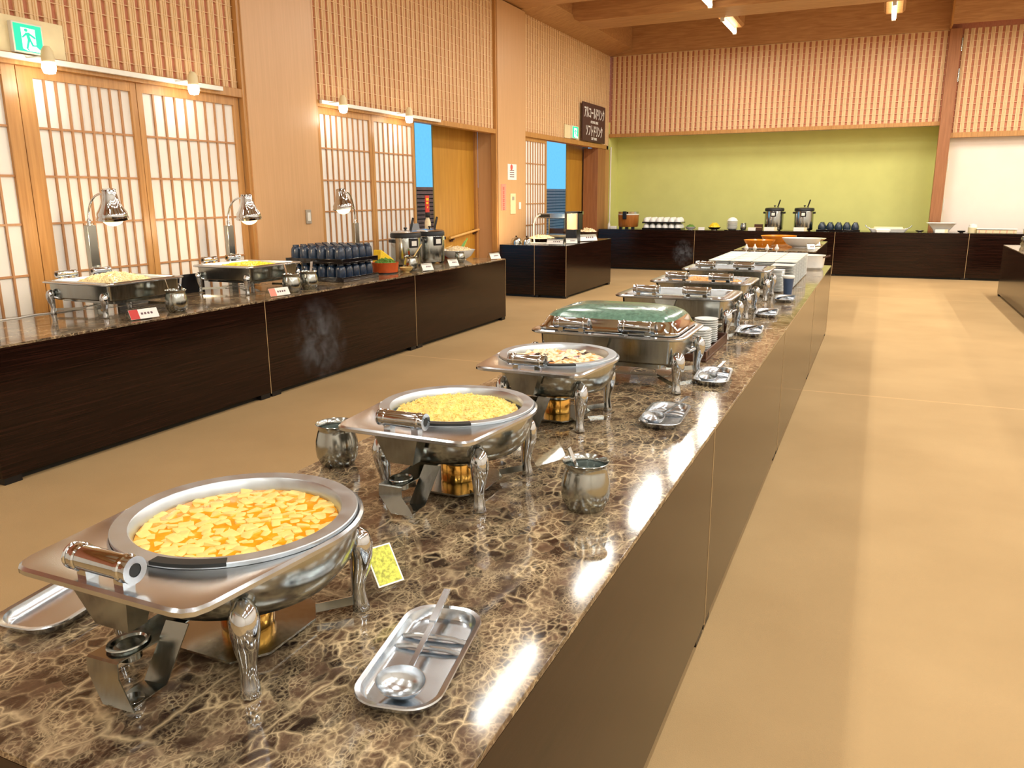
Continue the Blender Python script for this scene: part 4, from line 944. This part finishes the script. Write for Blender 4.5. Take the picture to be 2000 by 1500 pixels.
# red banner bottle stand behind warmers
t = thing('bottle_stand', 'slim stand with red printed card and blue base behind the warmers', 'stand', (-5.06, 8.62, CT))
put('base', MB().box(-0.05, 0.05, -0.06, 0.06, 0, 0.30), 'black', t)
put('bottle', MB().lathe([(0.035, 0.30), (0.037, 0.32), (0.037, 0.44), (0.018, 0.50), (0.014, 0.55)], 20), 'cabb', t)
put('blue_band', MB().lathe([(0.039, 0.30), (0.039, 0.35)], 20), plain('blue_label', (20, 110, 190), 0.4), t)
put('cap', MB().lathe([(0.03, 0.50), (0.034, 0.52), (0.03, 0.56)], 16), 'black', t)
rc_ = put('red_card', MB().box(-0.004, 0.004, -0.045, 0.045, 0.56, 0.76), 'red', t)
put('print', MB().box(0.004, 0.005, -0.03, 0.03, 0.70, 0.73).box(0.004, 0.005, -0.03, 0.02, 0.66, 0.685).lathe([(0, 0), (0.012, 0), (0.012, 0.001), (0, 0.001)], 14, M=Matrix.Translation((0.004, 0, 0.62)) @ Matrix.Rotation(PI / 2, 4, 'Y')), 'yellow', rc_)
tag(put('menu_tablet', MB().box(-0.008, 0.008, -0.09, 0.09, 0, 0.17, Matrix.Rotation(-0.25, 4, 'Y')), 'pcb', loc=(-5.02, 8.30, CT + 0.27)), 'grey leaning tablet behind the near soup warmer', 'tablet')
tag(put('tablet_stand', MB().box(-0.05, 0.05, -0.06, 0.06, 0, 0.27), 'black', loc=(-5.02, 8.30, CT)), 'black stand under the grey tablet', 'stand')
# ------------------------------------------------------------------ station by the far doorway
SZ = 0.78
t = thing('food_platter', 'dark round platter of pale canapes on the doorway table', 'platter', (-4.90, 11.90, SZ))
put('dish', bowl_mb(0.25, 0.06), 'darkbox', t); put('food', mound(0.22, 0.05, 0.05, 300, 0.022, 41), 'bun', t, kind='stuff')
t = thing('food_basket', 'dark footed bowl heaped with yellow rolls on the doorway table', 'bowl', (-4.45, 12.85, SZ))
put('dish', bowl_mb(0.17, 0.13), 'darkbox', t)
put('rolls', mound(0.15, 0.06, 0.11, 60, 0.035, 43), 'cabb', t, kind='stuff')
for k, (x, y) in enumerate(((-5.14, 11.45), (-4.95, 11.42))):
    t = thing('dome_lid', 'steel domed lid at the left end of the doorway table, %s' % ('left one' if k == 0 else 'right one'), 'lid', (x, y, SZ))
    put('dome', MB().lathe([(0.09, 0), (0.088, 0.03), (0.065, 0.075), (0.03, 0.095), (0, 0.10)], 28), 'steel', t)
    put('knob', MB().lathe([(0.01, 0.095), (0.014, 0.115), (0, 0.12)], 12), 'black', t)
t = thing('drink_machine', 'glass-chambered warmer with lamp and black base', 'dispenser', (-4.42, 12.05, SZ))
put('base', MB().box(-0.09, 0.09, -0.10, 0.10, 0, 0.20), 'black', t, bev=0.01)
put('chamber', MB().lathe([(0.10, 0.20), (0.10, 0.44)], 28), plain('glowing_chamber', (255, 214, 160), 0.4, emis=(255, 200, 140), es=0.7), t, label='glowing translucent chamber')
for q, w_ in (((-4.55, 11.80, 1.35), 8), ((-4.98, 11.15, 1.05), 6)):
    l = bpy.data.lights.new('food_lamp_light', 'POINT'); l.energy = w_; l.color = (1, 0.72, 0.42); l.shadow_soft_size = 0.05
    o = bpy.data.objects.new('food_lamp_light', l); o.location = q; COL.objects.link(o)
put('side_frame', MB().box(-0.115, -0.10, -0.08, 0.08, 0.2, 0.47).box(0.10, 0.125, -0.08, 0.08, 0.2, 0.47).box(-0.115, 0.125, -0.08, 0.08, 0.45, 0.475), 'black', t)
t = thing('glass_case', 'steel and glass heated display case behind the canape platter', 'case', (-4.86, 12.45, SZ))
put('hood', MB().box(-0.26, 0.26, -0.20, 0.20, 0.36, 0.44), 'steel', t, bev=0.006)
put('hood_grille', MB().box(-0.22, -0.04, -0.205, -0.199, 0.375, 0.425), 'void', t)
put('glass_pane', MB().box(-0.20, 0.20, -0.19, -0.185, 0.10, 0.36), 'clear', t)
put('glass_pane', MB().box(0.195, 0.20, -0.185, 0.19, 0.10, 0.36), 'clear', t)
put('case_base', MB().box(-0.24, 0.24, -0.20, 0.20, 0, 0.10), 'steel', t)
for sx in (-1, 1): put('post', MB().box(sx * 0.20 - 0.008, sx * 0.20 + 0.008, 0.17, 0.19, 0.10, 0.36), 'steel', t)
put('arm', MB().box(0.26, 0.46, -0.03, 0.03, 0.42, 0.47), 'steel', t)
t = thing('reading_lamp', 'white gooseneck lamp on the doorway table', 'lamp', (-4.82, 11.42, SZ))
put('neck', MB().tube([(0, 0, 0), (-0.01, 0, 0.12), (-0.01, 0, 0.30), (0.02, 0.02, 0.40), (0.08, 0.05, 0.44)], 0.012, 10), 'whitepl', t)
put('base', MB().box(-0.05, 0.22, -0.04, 0.04, 0, 0.02), 'whitepl', t, bev=0.005)
tag(put('wooden_box', MB().box(-0.19, 0.19, -0.05, 0.05, 0, 0.17), 'darkbox', loc=(-5.02, 13.05, SZ), bev=0.004), 'brown box at the back of the doorway table', 'box')
tent('white label card at the front corner of the doorway table', (-4.42, 11.28, SZ), 0.1, 0.26, 0.09)
tent('second white label card on the doorway table, by the black machine', (-4.28, 11.60, SZ), 0.5, 0.18, 0.09)
tent('large white label card before the rolls on the doorway table', (-4.27, 12.30, SZ), 0.9, 0.34, 0.12)
# ------------------------------------------------------------------ back table objects
t = thing('rice_tub', 'wooden rice tub with black clasp at the far left of the back table', 'tub', (-4.80, 16.43, BZ))
put('tub', MB().lathe([(0.19, 0.04), (0.205, 0.06), (0.215, 0.27), (0.215, 0.29), (0, 0.29)], 40), wood('tub_wood', (150, 88, 34), (182, 116, 52), 0.35, (9, 9, 0.6), 4), t)
put('band', MB().lathe([(0.218, 0.285), (0.222, 0.29), (0.222, 0.305), (0, 0.305)], 40), 'whitepl', t)
put('inner_pan', MB().lathe([(0.21, 0.305), (0.215, 0.35), (0, 0.352)], 40), 'chrome', t)
put('clasp', MB().box(-0.06, 0.02, -0.24, -0.19, 0.20, 0.36), 'black', t, bev=0.01)
for k in range(3): put('foot', MB().box(-0.16 + k * 0.13, -0.10 + k * 0.13, -0.14, -0.08, 0, 0.045), 'black', t)
tag(put('small_bottle', MB().lathe([(0, 0), (0.03, 0.0), (0.03, 0.09), (0.012, 0.12), (0.012, 0.15), (0, 0.15)], 16), 'whitepl', loc=(-5.18, 16.30, BZ)), 'small white bottle left of the rice tub', 'bottle')
tag(put('white_box', MB().box(-0.06, 0.06, -0.05, 0.05, 0, 0.06), 'whitepl', loc=(-5.06, 16.24, BZ), bev=0.004), 'small white box left of the rice tub', 'box')
t = thing('bowl_rack', 'two-tier black rack of upturned white rice bowls', 'rack', (-4.05, 16.42, BZ))
for nm, z in (('lower_tray', 0.0), ('upper_tray', 0.122)):
    put(nm, MB().box(-0.40, 0.40, -0.20, 0.20, z, z + 0.03), 'lacquer', t, bev=0.003)
RB = MB().lathe([(0.0, 0), (0.062, 0.0), (0.063, 0.02), (0.055, 0.055), (0.035, 0.078), (0.026, 0.08), (0.024, 0.09), (0, 0.09)], 20).mesh('rice_bowl'); RB.materials.append(MAT['white'])
for tier, z in (('upper', 0.152), ('lower', 0.031)):
    for i in range(6):
        for j in range(3): tag(put('rice_bowl', RB, None, loc=(-4.05 - 0.325 + i * 0.13, 16.42 - 0.13 + j * 0.13, BZ + z)), 'upturned white bowl on the %s back rack tray, %s in the %s row' % (tier, ('first', 'second', 'third', 'fourth', 'fifth', 'last')[i], ('nearest', 'middle', 'rear')[j]), 'bowl', 'white bowls on the %s tray' % tier)
t = thing('garnish_bowl', 'small white bowl of green herbs on the back table', 'bowl', (-3.47, 16.30, BZ)); put('body', bowl_mb(0.11, 0.06), 'white', t); put('herbs', mound(0.09, 0.05, 0.045, 120, 0.02, 51), 'leaf', t, kind='stuff')
t = thing('garnish_bowl', 'dark-rimmed bowl heaped with yellow pickles on the back table', 'bowl', (-3.0, 16.32, BZ)); put('body', bowl_mb(0.13, 0.055), 'steel', t); put('pickles', mound(0.11, 0.09, 0.045, 120, 0.02, 53), 'yellow', t, kind='stuff')
tag(put('white_card_block', MB().box(-0.06, 0.06, -0.01, 0.01, 0, 0.055), 'paperw', loc=(-3.23, 16.2, BZ)), 'white card standing between herbs and yellow pickles', 'label card')
BP = MB().lathe([(0, 0), (0.07, 0.0), (0.11, 0.02), (0.112, 0.026), (0, 0.026)], 24).mesh('round_bowl'); BP.materials.append(MAT['white'])
for k in range(7): tag(put('round_bowl', BP, None, loc=(-2.66, 16.36, BZ + 0.01 + k * 0.024)), 'white bowl %s from the bottom in the stack on the back table' % ORD[k], 'bowl', 'white bowls stacked on the back table')
tag(put('top_bowl', MB().lathe([(0, 0.07), (0.03, 0.068), (0.08, 0.04), (0.105, 0), (0, 0)], 24), 'white', loc=(-2.66, 16.36, BZ + 0.18)), 'upturned white bowl topping the stack on the back table', 'bowl')
tag(put('black_tray', MB().box(-0.19, 0.19, -0.14, 0.14, 0, 0.01), 'lacquer', loc=(-2.60, 16.36, BZ), bev=0.003), 'thin black tray under the stacked white bowls', 'tray')
jg = jug('steel spoon pot right of the stacked white bowls', (-2.44, 16.30, BZ), 0, 1); jg.location = (-2.44, 16.32, BZ + 0.01)
tag(put('menu_card', MB().box(-0.07, 0.07, -0.01, 0.01, 0, 0.06), 'paperw', loc=(-2.26, 16.2, BZ)), 'white card left of the dark box on the back table', 'label card')
t = thing('cutlery_box', 'small dark wooden box left of the back warmers', 'box', (-2.15, 16.32, BZ)); put('body', MB().box(-0.075, 0.075, -0.06, 0.06, 0, 0.12), 'darkbox', t, bev=0.003); put('drawer_line', MB().box(-0.07, 0.07, -0.063, -0.059, 0.055, 0.065), 'edge', t)
for k, x in enumerate((-1.90, -1.36)):
    t = thing('label_card', 'white and yellow card in front of the %s back warmer' % ('left' if k == 0 else 'right'), 'label card', (x, 16.19, BZ))
    put('card', MB().box(-0.13, 0.06, -0.006, 0.006, 0, 0.07), 'paperw', t); put('yellow_end', MB().box(0.06, 0.11, -0.006, 0.006, 0, 0.07), 'ivory', t)
TB = MB().lathe([(0, 0), (0.066, 0), (0.07, 0.02), (0.068, 0.06), (0.05, 0.10), (0.034, 0.118), (0.032, 0.13), (0, 0.13)], 14).mesh('soup_bowl'); TB.materials.append(MAT['bluegreen'])
tag(put('black_tray', MB().box(-0.38, 0.38, -0.18, 0.18, 0, 0.035), 'lacquer', loc=(-0.71, 16.40, BZ), bev=0.004), 'black tray under the teal bowls on the back table', 'tray')
for i in range(5):
    for j in range(2): tag(put('soup_bowl', TB, None, loc=(-0.71 - 0.29 + i * 0.145, 16.33 + j * 0.145, BZ + 0.035)), 'upturned teal bowl on the back table, %s row, %s' % (('front', 'rear')[j], ('leftmost', 'second from left', 'middle', 'fourth from left', 'rightmost')[i]), 'bowl', 'teal soup bowls')
t = thing('serving_dish', 'long white lidded dish with metal handles on the back table', 'dish', (0.14, 16.36, BZ))
put('body', MB().loft([(0.28, 0.12, 0.04, 0), (0.33, 0.14, 0.05, 0.055), (0.30, 0.12, 0.04, 0.06)], True, True), 'white', t); put('cover', MB().loft([(0.25, 0.11, 0.04, 0.06), (0.24, 0.10, 0.04, 0.09)], False, True), 'ivory', t)
for s_ in (-1, 1): put('handle', MB().tube([(s_ * 0.28, 0, 0.055), (s_ * 0.36, 0, 0.08), (s_ * 0.39, 0, 0.12)], 0.008, 8), 'deck', t)
tag(put('towel', MB().loft([(0.11, 0.03, 0.02, 0), (0.13, 0.035, 0.03, 0.04), (0.08, 0.02, 0.02, 0.065)], True, True), 'paperw', loc=(0.06, 16.18, BZ)), 'crumpled white cloth before the long white dish', 'towel')
tag(put('sauce_dish', bowl_mb(0.075, 0.035), 'steel', loc=(0.66, 16.3, BZ)), 'small steel sauce dish left of the square white bowl', 'dish')
t = thing('square_bowl', 'flaring square white bowl in front of the tall post', 'bowl', (1.0, 16.38, BZ))
put('body', MB().loft([(0.11, 0.11, 0.01, 0), (0.13, 0.13, 0.01, 0.04), (0.19, 0.19, 0.01, 0.15), (0.24, 0.22, 0.01, 0.165), (0.22, 0.20, 0.01, 0.168), (0.12, 0.12, 0.01, 0.03)], True, True, k=1, smooth=False), 'white', t)
t = thing('label_card', 'white and yellow card in front of the square white bowl', 'label card', (1.0, 16.17, BZ)); put('card', MB().box(-0.10, 0.05, -0.006, 0.006, 0, 0.06), 'paperw', t); put('yellow_end', MB().box(0.05, 0.10, -0.006, 0.006, 0, 0.06), 'ivory', t)
tag(put('sauce_bowl', bowl_mb(0.07, 0.035), 'black', loc=(1.32, 16.3, BZ)), 'small black sauce bowl right of the square white bowl', 'bowl')
t = thing('canister', 'cream canister with domed lid at the right of the back table', 'jar', (1.50, 16.42, BZ)); put('body', MB().lathe([(0, 0), (0.07, 0.0), (0.075, 0.09), (0, 0.09)], 24), 'ivory', t); put('lid', MB().lathe([(0.07, 0.09), (0.06, 0.14), (0, 0.155)], 24), 'whitepl', t)
for k in range(2):
    t = thing('condiment_rack', 'long white condiment rack %s on the back table' % ('left of the gap' if k == 0 else 'at the right photo edge'), 'rack', (1.86 + k * 0.72, 16.40, BZ))
    put('body', MB().box(-0.30, 0.30, -0.10, 0.10, 0, 0.055), 'ivory', t, bev=0.004); put('lid', MB().box(-0.31, 0.31, -0.11, 0.11, 0.06, 0.078), 'whitepl', t, bev=0.004)
    for q in range(6): put('divider', MB().box(-0.27 + q * 0.105, -0.262 + q * 0.105, -0.105, -0.098, 0.005, 0.05), 'pink', t)
jg = thing('glass_jar', 'steel-lidded glass jar on the right-hand table edge', 'jar', (1.95, 13.55, 0.75)); put('body', MB().lathe([(0, 0), (0.08, 0), (0.10, 0.05), (0.09, 0.12), (0, 0.12)], 24), 'steel', jg); put('rim', MB().lathe([(0.075, 0.12), (0.085, 0.14), (0, 0.142)], 24), 'deck', jg)
# ------------------------------------------------------------------ wall things
def text_mesh(s, size, name):
    cu = bpy.data.curves.new(name, 'FONT'); cu.body = s; cu.size = size; cu.align_x = 'CENTER'; cu.align_y = 'CENTER'; cu.extrude = 0.0015; cu.offset = size * 0.012
    o = bpy.data.objects.new(name, cu); COL.objects.link(o); bpy.context.view_layer.update()
    dg = bpy.context.evaluated_depsgraph_get(); me = bpy.data.meshes.new_from_object(o.evaluated_get(dg)); bpy.data.objects.remove(o); return me
t = thing('drink_sign', 'dark brown sign with white Japanese drink lettering above the far doorway', 'sign', (WX + 0.055, 15.69, 2.885))
put('board', MB().box(-0.012, 0.012, -0.68, 0.68, -0.355, 0.355), 'signbrown', t, bev=0.003)
for s_, z, wd, hh in (('アルコールドリンク', 0.185, 1.20, 0.21), ('ALCOHOL DRINK', 0.015, 0.46, 0.05), ('ソフトドリンク', -0.145, 1.0, 0.21), ('SOFT DRINK', -0.295, 0.34, 0.05)):
    me = text_mesh(s_, 0.2, 'lettering'); me.materials.clear(); me.materials.append(MAT['letter'])
    xs = [v.co.x for v in me.vertices]; ys = [v.co.y for v in me.vertices]
    if xs:
        kx = wd / (max(xs) - min(xs)); ky = hh / (max(ys) - min(ys)); mx_ = (max(xs) + min(xs)) / 2; my_ = (max(ys) + min(ys)) / 2
        for v in me.vertices: v.co = Vector(((v.co.x - mx_) * kx, (v.co.y - my_) * ky, v.co.z))
    put('lettering', me, None, t, (0.0135, 0, z), (PI / 2, 0, PI / 2))
def exit_sign(label, y0, y1, g0, g1, z0, z1, gz0, gz1, x):
    t = thing('exit_sign', label, 'sign', (x, 0, 0))
    put('back_plate', MB().box(0, 0.012, y0, y1, z0, z1), 'ivory', t, bev=0.002)
    put('lamp_box', MB().box(0.012, 0.05, g0 - 0.012, g1 + 0.012, gz0 - 0.012, gz1 + 0.012), 'whitepl', t, bev=0.003)
    f = put('face', MB().box(0.05, 0.053, g0, g1, gz0, gz1), 'exitgreen', t)
    W = g1 - g0; H = gz1 - gz0
    def P(u, v): return (g0 + u * W, gz0 + v * H)
    def poly(pl, d0, d1, mt, nm):
        M = Matrix(((0, 0, 1, 0), (1, 0, 0, 0), (0, 1, 0, 0), (0, 0, 0, 1)))
        put(nm, MB().prism([P(*q) for q in pl], d0, d1, M), mt, f)
    poly([(0.25, 0.88), (0.76, 0.86), (0.76, 0.22), (0.98, 0.03), (0.42, 0.03), (0.25, 0.1)], 0.053, 0.0538, 'exitwhite', 'door_shape')
    M = Matrix(((0, 0, 1, 0), (1, 0, 0, 0), (0, 1, 0, 0), (0, 0, 0, 1)))
    mb = MB()
    hd = [(0.43 + 0.065 * math.cos(a), 0.79 + 0.065 * math.sin(a)) for a in [2 * PI * i / 12 for i in range(12)]]
    for pl in (hd, [(0.40, 0.70), (0.52, 0.72), (0.58, 0.45), (0.46, 0.42)], [(0.42, 0.71), (0.38, 0.66), (0.25, 0.52), (0.28, 0.48), (0.42, 0.60)], [(0.52, 0.72), (0.74, 0.58), (0.76, 0.52), (0.72, 0.50), (0.52, 0.63)],
               [(0.46, 0.45), (0.54, 0.42), (0.44, 0.12), (0.37, 0.12)], [(0.50, 0.46), (0.58, 0.46), (0.66, 0.28), (0.80, 0.30), (0.80, 0.24), (0.60, 0.22)], [(0.37, 0.14), (0.44, 0.12), (0.50, 0.05), (0.44, 0.04)]):
        mb.prism([P(*q) for q in pl], 0.0538, 0.0545, M)
    put('running_figure', mb, 'exitgreen', f)
    return t
exit_sign('green running-man exit sign at the upper left above the shoji', 3.55, 4.185, 3.79, 3.985, 2.455, 2.69, 2.468, 2.64, WX + 0.0)
exit_sign('small green exit sign left of the brown drink sign', 14.19, 14.85, 14.50, 14.80, 2.53, 2.765, 2.55, 2.75, WX + 0.0)
def track(label, y0, y1, z, lamps):
    t = thing('light_track', label, 'light track', (WX + 0.05, 0, z))
    put('rail', MB().box(-0.015, 0.02, y0, y1, -0.018, 0.018), 'whitepl', t, bev=0.002)
    for y, lb in lamps:
        s = thing('spotlight', lb, 'spotlight', (WX + 0.20, y, z))
        put('arm', MB().tube([(-0.13, -0.06, 0), (-0.06, -0.05, -0.0), (0, 0, 0.01)], 0.006, 8), 'whitepl', s)
        put('socket', MB().lathe([(0.040, -0.03), (0.042, 0.0), (0.036, 0.045), (0.02, 0.07), (0, 0.075)], 20), 'ivory', s)
        put('bulb', MB().lathe([(0.042, -0.03), (0.045, -0.07), (0.035, -0.10), (0, -0.108)], 20), 'bulb', s)
        l = bpy.data.lights.new('spot_bulb_light', 'POINT'); l.energy = TRACK_W; l.color = (1, 0.93, 0.82); l.shadow_soft_size = 0.045
        o = bpy.data.objects.new('spot_bulb_light', l); o.location = (WX + 0.20, y, z - 0.16); COL.objects.link(o)
track('white light track over the near shoji doors', 3.0, 5.64, 2.425, [(3.90, 'lit spotlight under the upper left exit sign'), (5.17, 'lit spotlight near the first wide pillar')])
track('white light track over the second pair of shoji doors', 7.02, 9.50, 2.455, [(7.20, 'lit spotlight left over the second shoji pair'), (8.50, 'lit spotlight beside the blue doorway gap')])
def plate(name, label, cat, y0, y1, z0, z1, mt, x=WX + 0.051, extra=None):
    t = thing(name, label, cat, (x, (y0 + y1) / 2, (z0 + z1) / 2)); a, b = (y1 - y0) / 2, (z1 - z0) / 2
    put('sheet' if cat == 'notice' else 'cover_plate', MB().box(0, 0.004 if cat == 'notice' else 0.012, -a, a, -b, b), mt, t, bev=0.0 if cat == 'notice' else 0.002)
    if extra: extra(t, a, b)
    return t
def ex_notice(t, a, b):
    put('emblem', MB().lathe([(0, 0), (0.045, 0), (0.045, 0.001), (0, 0.001)], 16, M=Matrix.Translation((0.004, -a * .15, b * .6)) @ Matrix.Rotation(PI / 2, 4, 'Y')), 'pinkink', t)
    mb = MB()
    for k in range(4): mb.box(0.004, 0.0048, -a * .55, a * .45, b * .15 - k * b * .27, b * .15 - k * b * .27 + 0.012)
    put('print', mb, 'ink', t)
def ex_pink(t, a, b):
    mb = MB()
    for k in range(6):
        z = b * .8 - k * b * .31
        mb.box(0.004, 0.005, -a * .4, a * .4, z - 0.008, z).box(0.004, 0.005, -0.008, 0.008, z - 0.05, z).box(0.004, 0.005, -a * .4, a * .4, z - 0.036, z - 0.028)
    put('print', mb, 'pinkink', t)
plate('paper_notice', 'white notice paper on the far pillar', 'notice', 11.60, 11.93, 1.745, 1.985, 'paperw', extra=ex_notice)
plate('pink_notice', 'vertical pink notice on the far pillar', 'notice', 11.35, 11.53, 1.28, 1.675, 'pink', extra=ex_pink)
plate('control_plate', 'tall ivory control panel below the white notice', 'switch', 11.68, 11.88, 1.22, 1.535, 'ivory', extra=lambda t, a, b: put('display', MB().box(0.012, 0.014, -a * .4, a * .4, b * .35, b * .7), 'switch', t))
plate('light_switch', 'slim light switch at the right edge of the far pillar', 'switch', 12.01, 12.09, 1.29, 1.40, 'whitepl', extra=lambda t, a, b: put('rocker', MB().box(0.012, 0.016, -a * .5, a * .5, -b * .7, b * .7), 'paperw', t))
plate('wall_switch', 'grey switch plate on the first wide pillar', 'switch', 6.665, 6.745, 1.235, 1.375, 'switch', extra=lambda t, a, b: put('rocker', MB().box(0.012, 0.016, -a * .55, a * .55, -b * .6, b * .6), 'whitepl', t))
t = thing('handrail', 'short wooden handrail with dark brackets on the ochre board', 'handrail', (WX - 0.34, 10.85, 0))
put('rail', MB().tube([(0.06, -0.55, 0.905), (0.06, 0.38, 0.995)], 0.018, 12), 'brownpipe', t)
for yy, z in ((-0.42, 0.89), (0.32, 0.965)): put('bracket', MB().tube([(0.0, yy, z), (0.06, yy, z + 0.005)], 0.022, 10).box(0, 0.02, yy - 0.04, yy + 0.04, z - 0.04, z + 0.03), 'mush', t)
t = thing('louvre_fence', 'grey horizontal louvre fence outside the passage window', 'fence', (-7.5, 0, 0))
me = MB().box(-0.01, 0.01, 10.5, 21, 0, 0.052).mesh('louvre_slat'); me.materials.append(MAT['fence'])
for k in range(23): put('louvre_slat', me, None, t, (0, 0, 0.05 + k * 0.071))
put('backing', MB().box(-0.05, -0.03, 10.5, 21, 0, 1.66), 'signbrown', t)
for y in (10.5, 13.6, 17.0, 20.9): put('fence_post', MB().box(-0.05, -0.012, y - 0.03, y + 0.03, 0, 1.68), 'fence', t)
for q in ((-6.9, 12.6, 3.4), (-6.9, 18.3, 3.4)):  # warm fill lights added out of view to tint the louvre fence
    l = bpy.data.lights.new('fence_fill_light', 'POINT'); l.energy = 70; l.color = (1, 0.72, 0.52); l.shadow_soft_size = 0.1
    o = bpy.data.objects.new('fence_fill_light', l); o.location = q; COL.objects.link(o)
# white pipe in the corner of the alcove
tag(put('corner_pipe', MB().tube([(WX + 0.03, WY + 0.02, BZ + 0.02), (WX + 0.03, WY + 0.02, 2.50)], 0.015, 8), 'whitepl'), 'thin white pipe running up the alcove corner', 'pipe')
# ------------------------------------------------------------------ steam
def steam(label, loc, sx, sy, sz, dens, seed):
    a = bpy.data.materials.new('steam_%d' % seed); a.use_nodes = True; nt = a.node_tree; nt.nodes.clear()
    out = nt.nodes.new('ShaderNodeOutputMaterial'); v = nt.nodes.new('ShaderNodeVolumePrincipled'); v.inputs['Color'].default_value = (1, 1, 1, 1); v.inputs['Anisotropy'].default_value = 0.2
    tc = nt.nodes.new('ShaderNodeTexCoord'); nz = nt.nodes.new('ShaderNodeTexNoise'); nz.noise_dimensions = '4D'; nz.inputs['W'].default_value = seed; nz.inputs['Scale'].default_value = 2.2; nz.inputs['Detail'].default_value = 5; nz.inputs['Distortion'].default_value = 1.6
    nt.links.new(tc.outputs['Object'], nz.inputs['Vector'])
    ln = nt.nodes.new('ShaderNodeVectorMath'); ln.operation = 'LENGTH'; nt.links.new(tc.outputs['Object'], ln.inputs[0])
    fall = nt.nodes.new('ShaderNodeMapRange'); fall.inputs['From Min'].default_value = 0.2; fall.inputs['From Max'].default_value = 0.95; fall.inputs['To Min'].default_value = 1; fall.inputs['To Max'].default_value = 0; nt.links.new(ln.outputs['Value'], fall.inputs['Value'])
    rp = nt.nodes.new('ShaderNodeMapRange'); rp.inputs['From Min'].default_value = 0.48; rp.inputs['From Max'].default_value = 0.72; nt.links.new(nz.outputs['Fac'], rp.inputs['Value'])
    m1 = nt.nodes.new('ShaderNodeMath'); m1.operation = 'MULTIPLY'; nt.links.new(rp.outputs[0], m1.inputs[0]); nt.links.new(fall.outputs[0], m1.inputs[1])
    m2 = nt.nodes.new('ShaderNodeMath'); m2.operation = 'MULTIPLY'; m2.inputs[1].default_value = dens; nt.links.new(m1.outputs[0], m2.inputs[0]); nt.links.new(m2.outputs[0], v.inputs['Density']); nt.links.new(v.outputs[0], out.inputs['Volume'])
    o = put('steam', MB().ball((0, 0, 0), 1.0, 20), a, loc=loc); o.scale = (sx, sy, sz); tag(o, label, 'steam', kind='stuff'); return o
steam('wisp of steam rising behind the soup dish', (-1.20, 1.52, 1.165), 0.07, 0.07, 0.115, 9, 3)
steam('thin steam over the far rectangular pans', (-1.38, 6.25, 1.06), 0.10, 0.10, 0.12, 5, 8)
